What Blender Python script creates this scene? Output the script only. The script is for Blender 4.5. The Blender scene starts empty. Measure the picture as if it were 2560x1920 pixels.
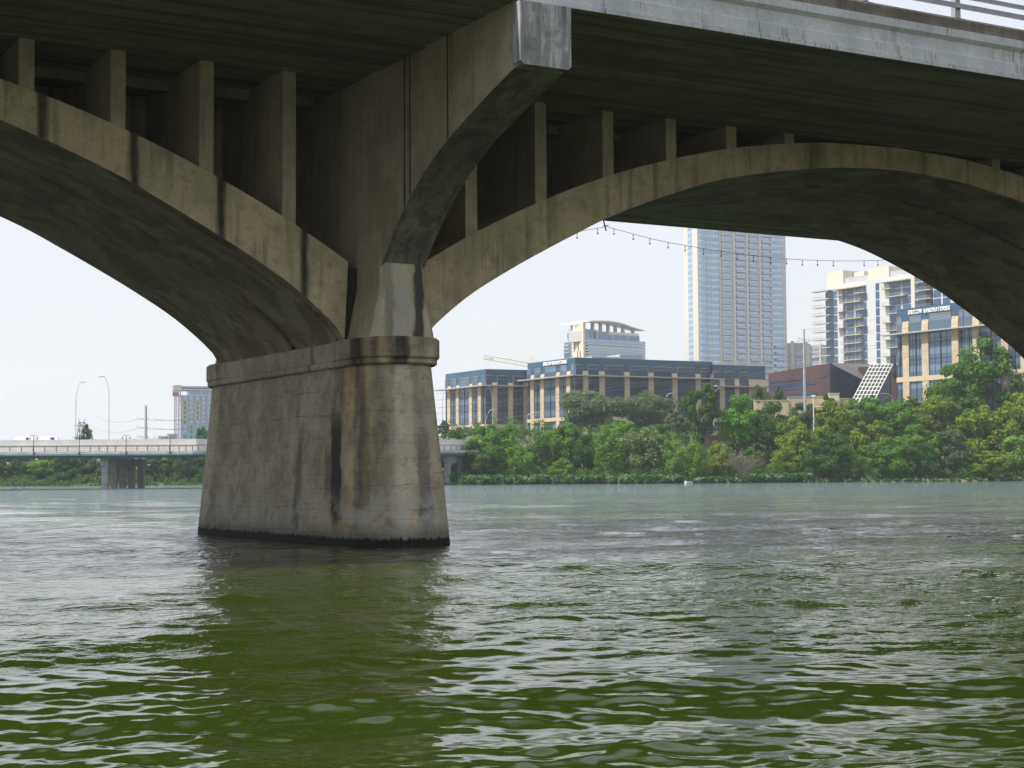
import bpy, math, random
import numpy as np
from mathutils import Vector, Matrix
S = bpy.context.scene
HAZE = .00016
R = math.radians
# ---------------- camera ----------------
F, CX, CY, CH = 4100.0, 1280.0, 960.0, 1.7
TH, ROLL, YH = R(29.6), .006, 1191.0
PIT = math.atan((YH-CY)/F)
_fh = Vector((math.sin(TH), math.cos(TH), 0)); _rt = Vector((math.cos(TH), -math.sin(TH), 0)); _up = Vector((0, 0, 1))
FW = _fh*math.cos(PIT)+_up*math.sin(PIT)
_u0 = -_fh*math.sin(PIT)+_up*math.cos(PIT)
RT = _rt*math.cos(ROLL)-_u0*math.sin(ROLL)
UP = _u0*math.cos(ROLL)+_rt*math.sin(ROLL)
CAM = Vector((0, 0, CH))
cd = bpy.data.cameras.new('camera'); cam = bpy.data.objects.new('camera', cd); S.collection.objects.link(cam)
m = Matrix((RT, UP, -FW)).transposed().to_4x4(); m.translation = CAM; cam.matrix_world = m
cd.sensor_width = 36; cd.lens = F/2560*36; cd.clip_start = .1; cd.clip_end = 12000
S.camera = cam
# ---------------- world, sun, exposure ----------------
SUN_EL, SUN_AZ = R(58), R(-82)      # azimuth measured from +Y towards +X: the sun stands left of and beyond the bridge
W = bpy.data.worlds.new('World'); S.world = W; W.use_nodes = True
nt = W.node_tree; nt.nodes.clear()
sky = nt.nodes.new('ShaderNodeTexSky'); sky.sky_type = 'NISHITA'; sky.sun_disc = False
sky.sun_elevation = SUN_EL; sky.sun_rotation = SUN_AZ; sky.air_density = 1.0; sky.dust_density = 1.0; sky.ozone_density = 1.0
hs = nt.nodes.new('ShaderNodeHueSaturation'); hs.inputs['Saturation'].default_value = .8
hz = nt.nodes.new('ShaderNodeMix'); hz.data_type = 'RGBA'; tcw = nt.nodes.new('ShaderNodeTexCoord'); sxw = nt.nodes.new('ShaderNodeSeparateXYZ'); mrw = nt.nodes.new('ShaderNodeMapRange')
nt.links.new(tcw.outputs['Generated'], sxw.inputs[0]); nt.links.new(sxw.outputs[2], mrw.inputs[0]); nt.links.new(mrw.outputs[0], hz.inputs[0])
mrw.inputs[1].default_value = .12; mrw.inputs[2].default_value = .75; mrw.inputs[3].default_value = .93; mrw.inputs[4].default_value = .45
hz.inputs[7].default_value = (3.48, 3.56, 3.72, 1)   # thin summer haze veils the blue
bg = nt.nodes.new('ShaderNodeBackground'); bg.inputs[1].default_value = .10
wo = nt.nodes.new('ShaderNodeOutputWorld')
nt.links.new(sky.outputs[0], hs.inputs['Color']); nt.links.new(hs.outputs[0], hz.inputs[6]); nt.links.new(hz.outputs[2], bg.inputs[0]); nt.links.new(bg.outputs[0], wo.inputs[0])
sl = bpy.data.lights.new('sun', 'SUN'); sl.energy = 2.6; sl.angle = R(1.2); sl.color = (1, .96, .88)
so = bpy.data.objects.new('sun', sl); S.collection.objects.link(so)
sd = Vector((math.sin(SUN_AZ)*math.cos(SUN_EL), math.cos(SUN_AZ)*math.cos(SUN_EL), math.sin(SUN_EL)))
so.rotation_euler = sd.to_track_quat('Z', 'Y').to_euler(); so.location = (0, 0, 60)
S.view_settings.view_transform = 'Standard'; S.view_settings.look = 'None'; S.view_settings.exposure = 1.3; S.view_settings.gamma = 1
S.cycles.volume_bounces = 1; S.cycles.max_bounces = 8; S.cycles.diffuse_bounces = 3; S.cycles.transparent_max_bounces = 8
# ---------------- pixel to world helpers (photo pixels, 2560 x 1920) ----------------
def ray(x, y): return (FW*F+RT*(x-CX)-UP*(y-CY)).normalized()
def atY(x, y, Y): d = ray(x, y); return CAM+d*(Y/d.y)
def atZ(x, y, Z): d = ray(x, y); return CAM+d*((Z-CH)/d.z)
def atD(x, y, D): d = ray(x, y); return CAM+d*(D/d.dot(_fh))
def hor(x): return YH-ROLL*(x-CX)
def gp(x, D, z=0.0):             # the point in image column x at depth D and height z
    p = atD(x, hor(x), D); return Vector((p.x, p.y, z))
def R3(a, b): return 1100+a*.27125, 780+b*.27125
def R4(a, b): return 1660+a*.27125, 540+b*.27125
def R5(a, b): return 2000+a*.25316, 640+b*.25316
def R6(a, b): return a*.25316, 900+b*.25316
def R7(a, b): return 1700+a*.38879, 900+b*.38879
# ---------------- mesh helpers ----------------
ROOT = S.collection
class MB:
    def __init__(s): s.v = []; s.f = []; s.uv = []; s.mi = []; s.cur = 0
    def face(s, pts, uv=None):
        i = len(s.v); s.v += [tuple(p) for p in pts]; s.f.append(tuple(range(i, i+len(pts))))
        s.uv.append(uv); s.mi.append(s.cur); return s
    def raw(s, vs, fs, uvs=None):
        i = len(s.v); s.v += [tuple(p) for p in vs]
        for k, f in enumerate(fs): s.f.append(tuple(i+j for j in f)); s.uv.append(uvs[k] if uvs else None); s.mi.append(s.cur)
        return s
    def box(s, x0, y0, z0, x1, y1, z1):
        v = [(x0, y0, z0), (x1, y0, z0), (x1, y1, z0), (x0, y1, z0), (x0, y0, z1), (x1, y0, z1), (x1, y1, z1), (x0, y1, z1)]
        return s.raw(v, [(0, 3, 2, 1), (4, 5, 6, 7), (0, 1, 5, 4), (1, 2, 6, 5), (2, 3, 7, 6), (3, 0, 4, 7)])
    def prism(s, poly, axis, a, b):          # poly of 2-d points swept along axis from a to b
        def P(p, t):
            return {'x': (t, p[0], p[1]), 'y': (p[0], t, p[1]), 'z': (p[0], p[1], t)}[axis]
        n = len(poly); v = [P(p, a) for p in poly]+[P(p, b) for p in poly]
        f = [tuple(range(n-1, -1, -1)), tuple(range(n, 2*n))]+[(i, (i+1) % n, n+(i+1) % n, n+i) for i in range(n)]
        return s.raw(v, f)
    def obox(s, o, u, w, l, d, z0, z1):      # box on a wall: origin o, along u (l0,l1), outward w (d0,d1)
        P = [(l[0], d[0]), (l[1], d[0]), (l[1], d[1]), (l[0], d[1])]
        v = [o+u*a+w*b+_up*(z0-o.z) for a, b in P]+[o+u*a+w*b+_up*(z1-o.z) for a, b in P]
        return s.raw(v, [(0, 3, 2, 1), (4, 5, 6, 7), (0, 1, 5, 4), (1, 2, 6, 5), (2, 3, 7, 6), (3, 0, 4, 7)])
    def tube(s, pts, r, n=6, r1=None):
        pts = [Vector(p) for p in pts]; N = len(pts); rings = []
        for i, p in enumerate(pts):
            t = (pts[min(i+1, N-1)]-pts[max(i-1, 0)]).normalized()
            a = t.cross(Vector((0, 0, 1)) if abs(t.z) < .9 else Vector((1, 0, 0))).normalized(); b = t.cross(a)
            rr = r if r1 is None else r+(r1-r)*i/(N-1)
            rings.append([p+(a*math.cos(k*2*math.pi/n)+b*math.sin(k*2*math.pi/n))*rr for k in range(n)])
        v = [q for g in rings for q in g]
        f = [(i*n+k, i*n+(k+1) % n, (i+1)*n+(k+1) % n, (i+1)*n+k) for i in range(N-1) for k in range(n)]
        f += [tuple(range(n-1, -1, -1)), tuple((N-1)*n+k for k in range(n))]
        return s.raw(v, f)
    def ball(s, c, rx, ry=None, rz=None, n=8, m=6):
        ry = ry or rx; rz = rz or rx; v = []; f = []
        for j in range(m+1):
            a = math.pi*j/m
            for i in range(n):
                b = 2*math.pi*i/n; v.append((c[0]+rx*math.sin(a)*math.cos(b), c[1]+ry*math.sin(a)*math.sin(b), c[2]+rz*math.cos(a)))
        for j in range(m):
            for i in range(n): f.append((j*n+i, (j+1)*n+i, (j+1)*n+(i+1) % n, j*n+(i+1) % n))
        return s.raw(v, f)
    def mesh(s, name, mats, base=Vector((0, 0, 0)), fix=True):
        me = bpy.data.meshes.new(name)
        me.from_pydata([(a-base.x, b-base.y, c-base.z) for a, b, c in s.v], [], s.f)
        if not isinstance(mats, (list, tuple)): mats = [mats]
        for mt in mats: me.materials.append(mt)
        if any(s.mi): me.polygons.foreach_set('material_index', s.mi)
        if any(u is not None for u in s.uv):
            ul = me.uv_layers.new(name='UVMap'); k = 0
            for u, f in zip(s.uv, s.f):
                for j in range(len(f)):
                    if u is not None: ul.data[k].uv = u[j]
                    k += 1
        if fix:
            import bmesh
            b = bmesh.new(); b.from_mesh(me); bmesh.ops.remove_doubles(b, verts=b.verts, dist=1e-4) if fix == 2 else None
            bmesh.ops.recalc_face_normals(b, faces=b.faces); b.to_mesh(me); b.free()
        me.update(); return me
    def build(s, name, mats, parent=None, smooth=False, fix=True):
        base = parent['_w'] if parent is not None else (0, 0, 0)
        base = Vector(base); me = s.mesh(name, mats, base, fix)
        if smooth: me.shade_smooth()
        o = bpy.data.objects.new(name, me); ROOT.objects.link(o)
        if parent is not None: o.parent = parent; o['_w'] = parent['_w']
        else: o['_w'] = (0., 0., 0.)
        return o
def tag(o, label=None, cat=None, group=None, kind=None):
    if label: o['label'] = label
    if cat: o['category'] = cat
    if group: o['group'] = group
    if kind: o['kind'] = kind
    return o
def thing(name, loc, label, cat, group=None):
    o = bpy.data.objects.new(name, None); ROOT.objects.link(o); o.location = loc; o.empty_display_size = .2
    o['_w'] = tuple(float(c) for c in loc); return tag(o, label, cat, group)
def kids(o): return [c for c in S.collection.objects if c.parent == o]
def copy_tree(o, parent=None, tree=None):
    tree = tree if tree is not None else {}
    c = o.copy(); ROOT.objects.link(c); c.parent = parent
    for ch in CH_OF.get(o.name, []): copy_tree(bpy.data.objects[ch], c)
    return c
CH_OF = {}
def note(o):                       # remember a prototype's children for copy_tree
    for c in S.collection.objects:
        if c.parent: CH_OF.setdefault(c.parent.name, [])
    def rec(p):
        CH_OF[p.name] = [c.name for c in S.collection.objects if c.parent == p]
        for c in CH_OF[p.name]: rec(bpy.data.objects[c])
    rec(o)
# ---------------- material helpers ----------------
class NT:
    def __init__(s, name):
        s.m = bpy.data.materials.new(name); s.m.use_nodes = True; s.t = s.m.node_tree; s.t.nodes.clear()
        s.out = s.t.nodes.new('ShaderNodeOutputMaterial'); s.geo = None
    def n(s, ty, **k):
        x = s.t.nodes.new('ShaderNode'+ty)
        for a, b in k.items(): setattr(x, a, b)
        return x
    def set(s, sock, v):
        if isinstance(v, bpy.types.NodeSocket): s.t.links.new(v, sock)
        elif isinstance(v, (tuple, list)) and len(v) == 3 and sock.type == 'RGBA': sock.default_value = (*v, 1)
        else: sock.default_value = v
    def pos(s, sc=(1, 1, 1), loc=(0, 0, 0), src=None):
        if src is None:
            if not s.geo: s.geo = s.n('NewGeometry')
            src = s.geo.outputs['Position']
        mp = s.n('Mapping'); s.set(mp.inputs[0], src); mp.inputs['Scale'].default_value = sc; mp.inputs['Location'].default_value = loc
        return mp.outputs[0]
    def noise(s, vec, scale=1, detail=4, rough=.55, dist=0):
        x = s.n('TexNoise'); s.set(x.inputs['Vector'], vec); x.inputs['Scale'].default_value = scale
        x.inputs['Detail'].default_value = detail; x.inputs['Roughness'].default_value = rough; x.inputs['Distortion'].default_value = dist
        return x.outputs[0]
    def m2(s, op, a, b=0., c=0., clamp=False):
        x = s.n('Math', operation=op, use_clamp=clamp); s.set(x.inputs[0], a); s.set(x.inputs[1], b); s.set(x.inputs[2], c); return x.outputs[0]
    def step(s, v, a, b, lo=0., hi=1.):
        x = s.n('MapRange', interpolation_type='SMOOTHSTEP'); s.set(x.inputs[0], v)
        x.inputs[1].default_value = a; x.inputs[2].default_value = b; x.inputs[3].default_value = lo; x.inputs[4].default_value = hi
        return x.outputs[0]
    def ramp(s, v, stops, interp='LINEAR'):
        x = s.n('ValToRGB'); x.color_ramp.interpolation = interp; e = x.color_ramp.elements
        while len(e) > 1: e.remove(e[-1])
        e[0].position = stops[0][0]; e[0].color = (*stops[0][1], 1) if isinstance(stops[0][1], tuple) else (stops[0][1],)*3+(1,)
        for p, c in stops[1:]:
            q = e.new(p); q.color = (*c, 1) if isinstance(c, tuple) else (c, c, c, 1)
        s.set(x.inputs[0], v); return x.outputs[0]
    def mix(s, f, a, b, mode='MIX'):
        x = s.n('Mix', data_type='RGBA', blend_type=mode); s.set(x.inputs[0], f); s.set(x.inputs[6], a); s.set(x.inputs[7], b); return x.outputs[2]
    def xyz(s, v=None):
        x = s.n('SeparateXYZ')
        if v is None:
            if not s.geo: s.geo = s.n('NewGeometry')
            v = s.geo.outputs['Position']
        s.set(x.inputs[0], v); return x.outputs
    def bump(s, h, st=.3, d=.02):
        x = s.n('Bump'); x.inputs['Strength'].default_value = st; x.inputs['Distance'].default_value = d; s.set(x.inputs['Height'], h); return x.outputs[0]
    def bsdf(s, col, rough=.8, metal=0., normal=None, spec=.5, **k):
        x = s.n('BsdfPrincipled'); s.set(x.inputs['Base Color'], col); s.set(x.inputs['Roughness'], rough); s.set(x.inputs['Metallic'], metal)
        x.inputs['Specular IOR Level'].default_value = spec
        if normal is not None: s.set(x.inputs['Normal'], normal)
        for a, b in k.items(): s.set(x.inputs[a.replace('_', ' ')], b)
        s.t.links.new(x.outputs[0], s.out.inputs[0]); return s.m
def plain(name, col, rough=.7, metal=0., var=.15, sc=2., spec=.4):
    t = NT(name); n = t.noise(t.pos(), sc, 3)
    c = t.mix(t.step(n, .3, .7), tuple(a*(1-var) for a in col), tuple(min(1, a*(1+var)) for a in col))
    return t.bsdf(c, rough, metal, spec=spec)
# ================= MATERIALS OF THE NEAR BRIDGE =================
def concrete(name, a, b, dark=(.035, .032, .028), streak=.5, blotch=.6, lines=0., mott=0., mcol=(.03, .03, .026), mscale=(.55, 1.3, .6), extra=None, rough=.88):
    t = NT(name); P = t.pos()
    c = t.mix(t.step(t.noise(P, .9, 6, .6), .35, .65), a, b)
    c = t.mix(t.m2('MULTIPLY', t.step(t.noise(P, 2.3, 7, .7, .4), .5, .72), blotch), c, tuple(x*.45 for x in a))
    st = t.noise(t.pos((3.2, 3.2, .22)), 1, 5, .62)
    st2 = t.noise(t.pos((9, 9, .35), (3, 1, 0)), 1, 3, .6)
    c = t.mix(t.m2('MULTIPLY', t.step(st, .52, .74), streak), c, dark)
    c = t.mix(t.m2('MULTIPLY', t.step(st2, .56, .72), streak*.5), c, dark)
    h = t.noise(P, 14, 6, .7)
    c = t.mix(t.step(h, .35, .7, 0, .35), c, tuple(x*.5 for x in a), 'MIX')
    if mott:
        n = t.noise(t.pos(mscale), 1.0, 7, .6, .6)
        n2 = t.noise(t.pos(tuple(x*3 for x in mscale), (5, 2, 1)), 1.0, 5, .6, .5)
        c = t.mix(t.m2('MULTIPLY', t.step(n, .46, .57), mott), c, mcol)
        c = t.mix(t.m2('MULTIPLY', t.step(n2, .53, .60), mott*.5), c, mcol)
    if lines:
        z = t.xyz()[2]; w = t.noise(t.pos((.7, .7, .2)), 1, 3)
        f = t.m2('FRACT', t.m2('MULTIPLY_ADD', z, 1/.42, t.m2('MULTIPLY', w, .25)))
        ln = t.m2('MULTIPLY', t.step(f, .0, .035, 1, 0), t.step(t.noise(t.pos((1.2, 1.2, 3)), 1, 5, .7), .44, .56))
        c = t.mix(t.m2('MULTIPLY', ln, lines), c, dark)
        h = t.m2('SUBTRACT', h, t.m2('MULTIPLY', ln, 1.2))
    if extra: c = extra(t, c)
    return t.bsdf(c, rough, 0, t.bump(h, .45, .012), spec=.25)
DK = (.022, .021, .02)
def arch_extra(t, c):                       # dark runs on the arch face under each spandrel wall
    x, y, z = t.xyz()[0:3]
    wob = t.m2('MULTIPLY', t.noise(t.pos((.0, .0, .9)), 1, 3), .25)
    f = t.m2('FRACT', t.m2('MULTIPLY_ADD', x, 1/2.2, -5.70))
    f = t.m2('ADD', t.m2('ABSOLUTE', t.m2('SUBTRACT', f, .5)), t.m2('MULTIPLY', t.noise(t.pos((2, 2, .35)), 2, 4), .12))
    amt = t.m2('MULTIPLY', t.step(f, .07, .15, 1, 0), t.step(t.noise(t.pos((.45, 0, .12)), 1, 2), .28, .44))
    amt = t.m2('MULTIPLY', amt, t.step(x, 17.5, 19, .95, .12))
    c = t.mix(amt, c, DK)
    edge = t.step(t.noise(t.pos((1.1, 1, 1.1)), 3.5, 6, .7), .52, .62)
    vs = t.step(t.noise(t.pos((1.6, 1.6, .18), (3, 3, 0)), 1, 4, .6), .54, .68)
    c = t.mix(t.m2('MULTIPLY', vs, .6), c, (.12, .105, .075))
    return t.mix(t.m2('MULTIPLY', edge, .3), c, (.17, .145, .10))
M = {}
M['arch_face'] = concrete('arch_concrete', (.45, .375, .235), (.63, .52, .335), streak=.5, blotch=.25, extra=arch_extra)
def sof_extra(t, c):                        # board marks of the formwork and pale lime runs on the soffit
    x, y, z = t.xyz()[0:3]
    f = t.m2('FRACT', t.m2('MULTIPLY_ADD', y, 1/.31, t.m2('MULTIPLY', t.noise(t.pos((.3, .3, .3)), 1, 2), .2)))
    ln = t.m2('MULTIPLY', t.step(f, 0, .09, 1, 0), t.step(t.noise(t.pos((.8, 3, .8)), 1, 4), .42, .6))
    c = t.mix(t.m2('MULTIPLY', ln, .5), c, (.09, .078, .058))
    lm = t.m2('MULTIPLY', t.step(t.noise(t.pos((.35, 5, .35), (2, 9, 2)), 1, 5, .65), .60, .68), .35)
    return t.mix(lm, c, (.42, .41, .36))
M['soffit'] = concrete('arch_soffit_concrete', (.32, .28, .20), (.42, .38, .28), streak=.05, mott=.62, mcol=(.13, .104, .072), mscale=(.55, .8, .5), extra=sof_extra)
M['wall'] = concrete('wall_concrete', (.36, .31, .21), (.48, .42, .30), streak=.5, blotch=.25)
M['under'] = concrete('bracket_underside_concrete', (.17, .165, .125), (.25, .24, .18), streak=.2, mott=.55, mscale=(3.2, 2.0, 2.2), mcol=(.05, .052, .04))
M['block'] = concrete('bracket_end_concrete', (.34, .35, .34), (.44, .44, .42), streak=.9, blotch=.8, dark=(.05, .045, .045), mott=.55, mscale=(5.5, 5.5, .8), mcol=(.13, .12, .11))
M['joint'] = plain('wall_joint_dark', (.03, .028, .025), .9)
def slab_extra(t, c):
    n = t.noise(t.pos((.11, 2.2, 1)), 1, 6, .62, .3)
    c = t.mix(t.m2('MULTIPLY', t.step(n, .45, .60), .7), c, (.075, .07, .05))
    n = t.noise(t.pos((.2, 5., 1), (7, 0, 0)), 1, 5, .62, .2)
    return t.mix(t.m2('MULTIPLY', t.step(n, .54, .62), .3), c, (.2, .19, .12))
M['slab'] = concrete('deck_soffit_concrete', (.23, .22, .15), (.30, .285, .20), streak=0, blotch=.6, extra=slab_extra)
def fas_extra(t, c):
    x, y, z = t.xyz()[0:3]
    f = t.m2('FRACT', t.m2('MULTIPLY', x, 1/4.37))
    ln = t.m2('MULTIPLY', t.step(t.m2('ABSOLUTE', t.m2('SUBTRACT', f, .5)), .0, .006, 1, 0), t.step(z, 12.0, 12.9, 1, .4))
    c = t.mix(t.m2('MULTIPLY', ln, .7), c, DK)
    dr = t.m2('MULTIPLY', t.step(t.noise(t.pos((16, 2, .5)), 1, 3, .6), .54, .64), t.step(t.noise(t.pos((.5, 0, .9)), 1, 4), .47, .6))
    c = t.mix(t.m2('MULTIPLY', dr, .75), c, (.13, .125, .12))
    ru = t.m2('MULTIPLY', t.step(t.noise(t.pos((1.9, 1, .1)), 1, 2), .66, .72), t.step(t.noise(t.pos((7, 1, 3)), 1, 4), .45, .6))
    return t.mix(t.m2('MULTIPLY', ru, .35), c, (.30, .22, .13))
M['fascia'] = concrete('fascia_concrete', (.45, .465, .46), (.56, .57, .555), streak=.15, blotch=.3, extra=fas_extra)
M['parapet'] = concrete('parapet_stained_concrete', (.115, .095, .08), (.19, .16, .135), streak=.7, blotch=.6)
M['rail'] = plain('rail_painted_metal', (.27, .27, .28), .45, .2)
# pier: stains laid along the perimeter (UV u, metres from the upstream corner) and height (v)
def pier_mat(name, stops, cap=False):
    t = NT(name); P = t.pos(); uvn = t.n('UVMap'); uv = t.xyz(uvn.outputs[0]); u, v = uv[0], uv[1]
    c = t.mix(t.step(t.noise(P, 1.1, 6, .62), .35, .65), (.37, .32, .235), (.53, .47, .35))
    c = t.mix(t.m2('MULTIPLY', t.step(t.noise(P, 3.1, 7, .72, .5), .5, .64), .4), c, (.15, .135, .105))
    c = t.mix(t.m2('MULTIPLY', t.step(t.noise(t.pos((1, 1, 1), (9, 2, 4)), 6.5, 6, .75, .8), .58, .64), .3), c, (.1, .09, .075))
    wob = t.noise(t.pos((.6, .6, .5)), 1, 5, .65); un = t.m2('DIVIDE', t.m2('ADD', u, t.m2('MULTIPLY_ADD', wob, .55, -.28)), 16.0)
    rp = t.ramp(un, stops)
    vn = t.noise(t.pos((3, 3, .5)), 1, 5, .65)
    k = t.step(vn, .32, .6, .35, 1.0)
    if not cap:
        q_ = t.noise(t.pos((1.1, 1.1, .8)), 1.6, 7, .75)
        def run(c, uc, sl, wd, v0, v1, amt, colr, sharp=.12):
            d = t.m2('ABSOLUTE', t.m2('SUBTRACT', t.m2('ADD', u, t.m2('MULTIPLY_ADD', v, sl, t.m2('MULTIPLY_ADD', q_, .7, -.35))), uc))
            mk = t.m2('MULTIPLY', t.step(d, wd, wd+sharp, 1, 0), t.m2('MULTIPLY', t.step(v, v0, v0+.5), t.step(v, v1-1.1, v1, 1, 0)))
            return t.mix(t.m2('MULTIPLY', mk, amt), c, colr)
        c = run(c, 10.2, .05, .26, .35, 3.75, .9, (.035, .032, .032), .1)
        c = run(c, 9.75, .03, .34, .9, 3.1, .55, (.09, .08, .065), .05)
        c = run(c, 7.35, -.05, .12, .1, 3.4, .6, (.09, .082, .07), .2)
        c = run(c, 11.5, .0, .12, .5, 4.4, .55, (.08, .075, .07), .2)
        c = run(c, 13.35, .0, .18, .2, 3.2, .5, (.11, .105, .1), .08)
    c = t.mix(t.m2('MULTIPLY', k, t.step(t.noise(t.pos((.5, .5, .45), (2, 7, 1)), 1.3, 6, .7), .3, .5, .55, 1.)), c, rp, 'MULTIPLY')
    w = t.noise(t.pos((.5, .5, .2)), 1, 3)
    if not cap:
        ln = None
        for sp, off in ((.375, 0.), (.61, .31)):
            f = t.m2('FRACT', t.m2('MULTIPLY_ADD', v, 1/sp, t.m2('MULTIPLY_ADD', w, .5, off)))
            l = t.m2('MULTIPLY', t.step(f, .0, .04, 1, 0), t.step(t.noise(t.pos((1.5, 1.5, 4), (off*9, 0, 0)), 1, 5, .75), .46, .55))
            ln = l if ln is None else t.m2('MAXIMUM', ln, l)
        c = t.mix(t.m2('MULTIPLY', ln, .5), c, (.06, .054, .045))
        bot = t.step(v, .75, 1.6, .8, 0.)                        # paler washed zone above the water
        c = t.mix(t.m2('MULTIPLY', bot, t.step(t.noise(P, 2.2, 5), .4, .62)), c, (.40, .395, .35))
        td = t.m2('ADD', v, t.m2('MULTIPLY', t.noise(t.pos((3, 3, 2)), 1.2, 5, .7), -.5))
        c = t.mix(t.step(td, -.05, .42, .7, 0), c, (.11, .10, .065))
        al = t.step(t.m2('ADD', v, t.m2('MULTIPLY', t.noise(t.pos((5, 5, 1.5)), 1.6, 7, .8), -.34)), -.02, .07, 1, 0)
        c = t.mix(al, c, (.012, .013, .009))                     # algae at the waterline
    h = t.noise(P, 16, 7, .75)
    h = t.m2('SUBTRACT', h, t.m2('MULTIPLY', ln, 1.5)) if not cap else h
    return t.bsdf(c, .85, 0, t.bump(h, .5, .015), spec=.25)
W1 = (1., 1., 1.)
def sp(*a): return [(p/16.0, c) for p, c in a]
M['pier'] = pier_mat('pier_concrete', sp((0, (.72, .72, .72)), (3, (.82, .82, .8)), (6.9, W1), (7.15, (.8, .79, .78)), (7.35, (.8, .79, .78)), (7.6, W1), (9.0, (.95, .95, .95)), (9.7, (.85, .8, .7)), (9.95, (.6, .58, .55)), (10.45, (.5, .48, .46)), (10.65, (1.18, 1.02, .78)), (11.0, (1.15, .98, .74)), (11.15, (.45, .42, .42)), (11.4, (.6, .56, .5)), (11.55, (1.25, 1.1, .85)), (11.9, (.62, .6, .58)), (12.3, (.7, .7, .7)), (12.6, (1.3, 1.28, 1.2)), (13.0, (1.25, 1.2, 1.1)), (13.2, (.62, .64, .68)), (13.5, (.8, .8, .8)), (14.0, (1, .95, .85)), (16, W1)))
M['cap'] = pier_mat('cap_concrete', sp((0, (.5, .5, .5)), (.5, (.9, .9, .9)), (7.1, (.85, .85, .85)), (7.25, (.2, .2, .2)), (7.45, (.95, .95, .95)), (9.5, (.8, .8, .8)), (9.9, (.22, .2, .2)), (10.3, (.12, .12, .13)), (10.6, (.75, .68, .55)), (10.85, (.3, .3, .32)), (11.05, (1.2, 1., .7)), (11.3, (.16, .15, .15)), (11.6, (.14, .13, .13)), (11.72, (.85, .8, .7)), (12.1, (.6, .56, .5)), (12.3, (1.1, 1.05, .8)), (12.55, (.9, .9, .8)), (12.8, (.3, .31, .33)), (13., (1.05, 1., .85)), (13.4, (.8, .78, .7)), (16, W1)), True)
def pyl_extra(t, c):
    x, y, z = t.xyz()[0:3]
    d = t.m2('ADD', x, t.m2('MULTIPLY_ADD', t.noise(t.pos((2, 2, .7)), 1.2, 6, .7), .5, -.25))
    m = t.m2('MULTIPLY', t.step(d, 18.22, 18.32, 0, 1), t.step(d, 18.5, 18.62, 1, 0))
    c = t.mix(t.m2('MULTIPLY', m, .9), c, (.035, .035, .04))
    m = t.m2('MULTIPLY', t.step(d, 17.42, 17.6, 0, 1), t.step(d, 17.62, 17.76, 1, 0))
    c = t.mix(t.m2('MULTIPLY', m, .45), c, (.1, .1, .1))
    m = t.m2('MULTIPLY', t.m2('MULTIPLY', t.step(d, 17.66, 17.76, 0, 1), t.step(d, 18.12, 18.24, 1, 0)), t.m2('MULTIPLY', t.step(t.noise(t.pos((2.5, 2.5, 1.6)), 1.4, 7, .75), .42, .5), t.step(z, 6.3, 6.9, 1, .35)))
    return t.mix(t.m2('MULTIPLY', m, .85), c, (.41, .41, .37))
M['pylon'] = concrete('pylon_concrete', (.42, .37, .25), (.54, .48, .34), streak=.3, blotch=.3, extra=pyl_extra)

# ================= NEAR BRIDGE =================
SPAN = 35.7; XP0 = 18.0
BR = thing('arch_bridge', (XP0, 43.0, 0), 'huge weathered concrete open-spandrel arch bridge crossing overhead with stained pier in the river', 'bridge')
def catmull(pts, n):
    P = [np.array(p, float) for p in pts]; P = [2*P[0]-P[1]]+P+[2*P[-1]-P[-2]]; out = []
    for i in range(1, len(P)-2):
        for k in range(n):
            t = k/n; a, b, c, d = P[i-1:i+3]
            out.append(.5*((2*b)+(c-a)*t+(2*a-5*b+4*c-d)*t*t+(3*b-a-3*c+d)*t**3))
    out.append(P[-2]); return np.array(out)
def resample(C, n):
    d = np.r_[0, np.cumsum(np.linalg.norm(np.diff(C, axis=0), axis=1))]; s = np.linspace(0, d[-1], n)
    return np.c_[np.interp(s, d, C[:, 0]), np.interp(s, d, C[:, 1])]
INT = resample(catmull([(0, 11.25), (1.6, 11.19), (3.4, 11.01), (6.1, 10.56), (7.9, 10.08), (10.5, 9.12), (12, 8.4), (13.1, 7.83), (14, 7.34), (15.2, 6.62), (16.1, 5.93), (16.6, 5.45), (16.75, 5.19)], 8), 49)
EXT = resample(catmull([(0, 11.97), (2.5, 11.88), (4.2, 11.71), (6.3, 11.38), (8.5, 10.87), (10.7, 10.2), (12.9, 9.33), (15.1, 8.26), (16.85, 7.24)], 8), 49)
YN, YF = 38.5, 48.0
YPR = [(YN, 0), (38.82, 0), (38.82, .09), (39.02, .09), (39.02, 0), (41.75, 0), (41.75, .12), (42.05, .12), (42.05, 0), (46.5, 0), (YF, 0)]
def ext_z(u): return float(np.interp(abs(u), EXT[:, 0], EXT[:, 1]))
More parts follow.
